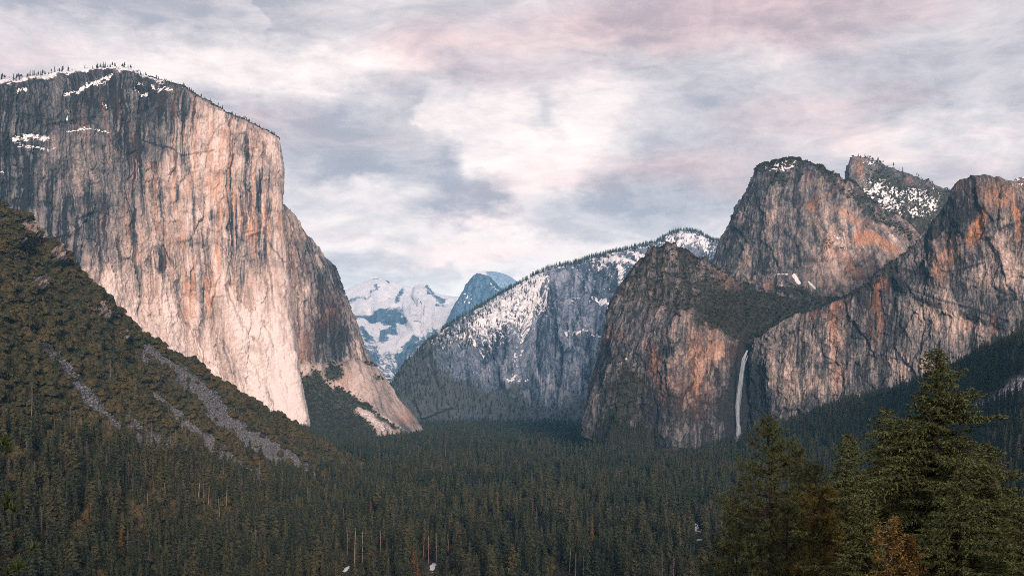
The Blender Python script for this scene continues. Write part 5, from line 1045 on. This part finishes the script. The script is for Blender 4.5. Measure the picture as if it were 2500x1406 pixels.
def near_pine(seed, H, depth_vis, Lmax=2.8, gap=.30, per=6):
    r = np.random.default_rng(seed); tr = Acc(); lm = Acc(); cr = Acc(); z = np.linspace(0, H, 12); bx = .15*np.sin(z*.4+seed); bx -= bx[-1]
    tr.quads(tube(np.stack([bx, 0*z, z], 1), np.interp(z, [0, H], [.24, .02]), 9)); T = []
    T.append(tuft(r, np.array([0, 0, H]), np.array([0, 0, 1.0]), 50)); h = .2
    while h < depth_vis:
        for j in range(per):
            if r.random() < .15: continue
            az = r.random()*6.28; L = min(.25+.5*h, Lmax)*(.55+.6*r.random()); d = np.array([math.cos(az), math.sin(az), 0]); s = np.linspace(0, 1, 7); P = d*(L*s)[:, None]
            P[:, 2] = H-h+.12*r.normal()+L*((.5*math.exp(-h*.4)-.05)*s+.22*s*s*s); P[:, 0] += np.interp(H-h, z, bx); P[:, :2] += np.cumsum(.03*r.normal(size=(7, 2)), 0)
            lm.quads(tube(P, np.linspace(.012+.010*L, .006, 7), 5)); nt = int(4+6*L)
            for q in range(nt):
                u = 1-(.75*(q/nt))**1.2; i = min(5, int(u*6)); c0 = P[i]+(P[i+1]-P[i])*(u*6-i); dv = d*.5+rnd_dirs(r, 1)[0]*.8+np.array([0, 0, .35]); dv /= np.linalg.norm(dv)
                c1 = c0+dv*(.08+.30*r.random()*(1 if q else .2)); lm.quads(tube([c0, c1], [.007, .005], 3)); T.append(tuft(r, c1, dv))
        h += gap*(.7+.6*r.random())
    cr.tris(np.concatenate(T)); return tr, lm, cr
M['near_fir'] = leaf_mat('fir_sprays', [(.095, .118, .048), (.108, .122, .050)], .6)
M['near_pine'] = leaf_mat('pine_needles', [(.085, .110, .048), (.098, .114, .048)], .6)
M['olive_pine'] = leaf_mat('olive_pine_needles', [(.105, .088, .026), (.11, .09, .026)], .6)
M['gold'] = leaf_mat('golden_sprays', [(.165, .110, .030), (.155, .105, .030)], .6)
M['near_bark'] = bark_mat('dark_bark', (.020, .014, .011), (.060, .040, .031), 8.0)
M['pale_bark'] = bark_mat('pale_twigs', (.20, .16, .13), (.36, .31, .27), 8.0)
def place_near(name, arr, mats, px, py, D, label, s=1.0, rz=0.0, meshes=None, H=None):
    me_ = meshes or [a.mesh(n_, [m_]) for a, n_, m_ in zip(arr, ('trunk', 'branches', 'crown'), mats)]
    P = at(px, py, D); e = put_tree(name, me_, (P[0], P[1], P[2]-H*s), s, rz, 0, ('trunk', 'branches', 'crown')); tag(e, label, 'tree'); return me_
FM = (M['near_bark'], M['near_bark'], M['near_fir']); PM = (M['near_bark'], M['near_bark'], M['near_pine']); OM = (M['near_bark'], M['near_bark'], M['olive_pine'])
H1 = 17.2; f1m = place_near('fir_tree', near_fir(81, H1, 12.0, .80, 5.6, .042), FM, 2288, 856, 45, 'largest dark fir at the right, its top against the streaked wall', H=H1)
f2m = place_near('fir_tree', near_fir(82, 19.0, 11.0, .62, 4.4, .048), FM, 2165, 1000, 54, 'broad fir just left of the largest fir', H=19.0)
place_near('fir_tree', None, None, 2072, 1062, 62, 'slimmer fir between the pines and the broad fir', 1.0, 2.0, f2m, 19.0)
place_near('fir_tree', None, None, 2415, 1085, 50, 'fir rising behind the right side of the largest fir', .9, 1.1, f2m, 19.0)
place_near('fir_tree', None, None, 2492, 1225, 38, 'low fir at the right edge of the picture', .7, 4.1, f2m, 19.0)
p1m = place_near('pine_tree', near_pine(91, 17.0, 9.5), PM, 1872, 1030, 50, 'tall pine with a visible trunk below the waterfall', H=17.0)
place_near('pine_tree', None, None, 1941, 1088, 62, 'pine with a pointed top right of the tall pine', 1.0, 2.2, p1m, 17.0)
place_near('pine_tree', None, None, 1990, 1140, 56, 'lower pine right of the pointed one', .9, 4.0, p1m, 17.0)
place_near('pine_tree', near_pine(92, 12.0, 6.0, 1.9), OM, 2006, 1198, 44, 'olive-yellow young pine in front of the pines', H=12.0)
place_near('pine_tree', None, None, 1795, 1255, 60, 'low pine at the left of the foreground group', .9, 5.2, p1m, 17.0)
place_near('fir_tree', None, None, 2345, 1150, 40, 'low fir in front of the foot of the largest fir', .75, 3.3, f2m, 19.0)
place_near('fir_tree', None, None, 2105, 1215, 40, 'low dense fir left of the golden cedar', .75, 5.3, f2m, 19.0)
place_near('pine_tree', None, None, 1925, 1235, 46, 'low pine in the middle of the pine group', .8, 3.1, p1m, 17.0)
place_near('pine_tree', None, None, 2235, 1180, 44, 'pine half hidden in front of the largest fir', .8, 1.4, p1m, 17.0)
# golden cedar with bare curved branches
def cedar(seed, H, n=30, sc=1.0):
    r = np.random.default_rng(seed); tr = Acc(); lm = Acc(); cr = Acc(); z = np.linspace(0, H, 9); tr.quads(tube(np.stack([.06*np.sin(z), 0*z, z], 1), np.interp(z, [0, H], [.12, .012]), 7)); C = []
    for k in range(n):
        h = .1+3.6*k/n; az = k*2.4+r.random(); L = (.22+.22*h)*(.7+.5*r.random()); d = np.array([math.cos(az), math.sin(az), 0]); s = np.linspace(0, 1, 8); P = d*(L*s**.9)[:, None]; P[:, 2] = H-h+L*(-.55*s+1.15*s**2.6); P[:, 0] += .06*math.sin(H-h)
        lm.quads(tube(P, np.linspace(.013, .006, 8), 4)); m_ = int(50*sc); c = P[-1]+r.normal(size=(m_, 3))*[.09, .09, .08]; C.append(c); c = P[-2]+r.normal(size=(m_//2, 3))*.06; C.append(c)
    C = np.concatenate(C); cr.tris(leaf_tris(r, C, .045, None, 1.8)); return tr, lm, cr
CM = (M['near_bark'], M['pale_bark'], M['gold'])
place_near('golden_cedar', cedar(95, 9.5), CM, 2166, 1278, 34, 'golden-orange young cedar with bare curved branches at the bottom', H=9.5)
c2m = place_near('golden_cedar', cedar(96, 9.5, 60, 1.6), (M['near_bark'], M['near_bark'], leaf_mat('dull_gold_sprays', [(.10, .06, .018), (.09, .055, .018)], .6)), 2205, 1318, 35, 'duller bushy golden cedar just right of the bright one', H=9.5)
# near pine at the left edge, only its branch tips reach into view
r = np.random.default_rng(98); tr = Acc(); lm = Acc(); cr = Acc(); base = np.array([-5.6, 9.4, float(ground_z(-5.6, 9.4))]); zt = np.linspace(0, 9.0, 8)
tr.quads(tube(np.stack([0*zt, 0*zt, zt], 1), np.interp(zt, [0, 9], [.16, .03]), 8)); T = []
for (x, y, D) in [(12, 1075, 9.4), (18, 1215, 9.3), (82, 1335, 9.0), (40, 1385, 9.1), (-40, 1150, 9.5), (-60, 1300, 9.3)]:
    tip = at(x, y, D)-base; rt_ = np.array([0, 0, tip[2]-.5+.1*r.normal()]); mid = (rt_+tip)/2-[0, 0, .12]
    lm.quads(tube([rt_, mid, tip*.85+mid*.15, tip], [.012, .008, .006, .004], 5)); dv = (tip-mid)/np.linalg.norm(tip-mid); dv = dv*.5+[0, 0, .55]
    for q in range(3): T.append(tuft(r, tip+(-dv*.10+.05*r.normal(size=3))*q, dv/np.linalg.norm(dv), 30, .11))
cr.tris(np.concatenate(T)); me_ = [a.mesh(n_, [m_]) for a, n_, m_ in zip((tr, lm, cr), ('trunk', 'branches', 'crown'), (M['near_bark'], M['near_bark'], leaf_mat('long_pine_needles', [(.060, .085, .035), (.060, .085, .035)], .5)))]
tag(put_tree('pine_tree', me_, tuple(base), 1.0, 0, 0, ('trunk', 'branches', 'crown')), 'close pine at the left edge, only its needle tufts reach into view', 'tree')

# ------------------------------------------------------------------ old snow lying in the clearings
m, t, b = new_mat('old_snow'); t.put(b.inputs['Base Color'], t.mix(t.noise(t.new('ShaderNodeTexCoord').outputs['Object'], .5, 4), (.62, .64, .68), (.82, .83, .86)))
for k, (x_, y0_, y1_, w_) in enumerate(SNOWP):
    A, B = ground_at(x_, y1_), ground_at(x_, y0_); c0 = (A+B)/2; ra = w_*.5/F*c0[1]; rb = abs(B[1]-A[1])/2; th = np.linspace(0, 2*np.pi, 40, endpoint=False); V = [[0, 0, .8]]
    for q, zz in ((.6, .6), (1.0, 0)):
        rr_ = q*(1+.35*fbm(np.cos(th)*2+k*3, np.sin(th)*2, 3, 500+k)); X_ = np.cos(th)*rr_*ra; Y_ = np.sin(th)*rr_*rb; V += [[x1, y1, (0 if k == 6 else float(ground_z(c0[0]+x1, c0[1]+y1))-c0[2])+zz+(y1/max(rb, 1)*(B[2]-A[2])/2 if k == 6 else 0)] for x1, y1 in zip(X_, Y_)]
    i1 = np.arange(1, 41); i2 = i1+40; tri = np.stack([np.zeros(40, int), i1, np.roll(i1, -1)], 1); qd = np.stack([i1, i2, np.roll(i2, -1), np.roll(i1, -1)], 1)
    o = link('snow_patch', mesh_np('snow_patch', V, [tri, qd], [m], True), kind='structure'); o.location = tuple(c0)
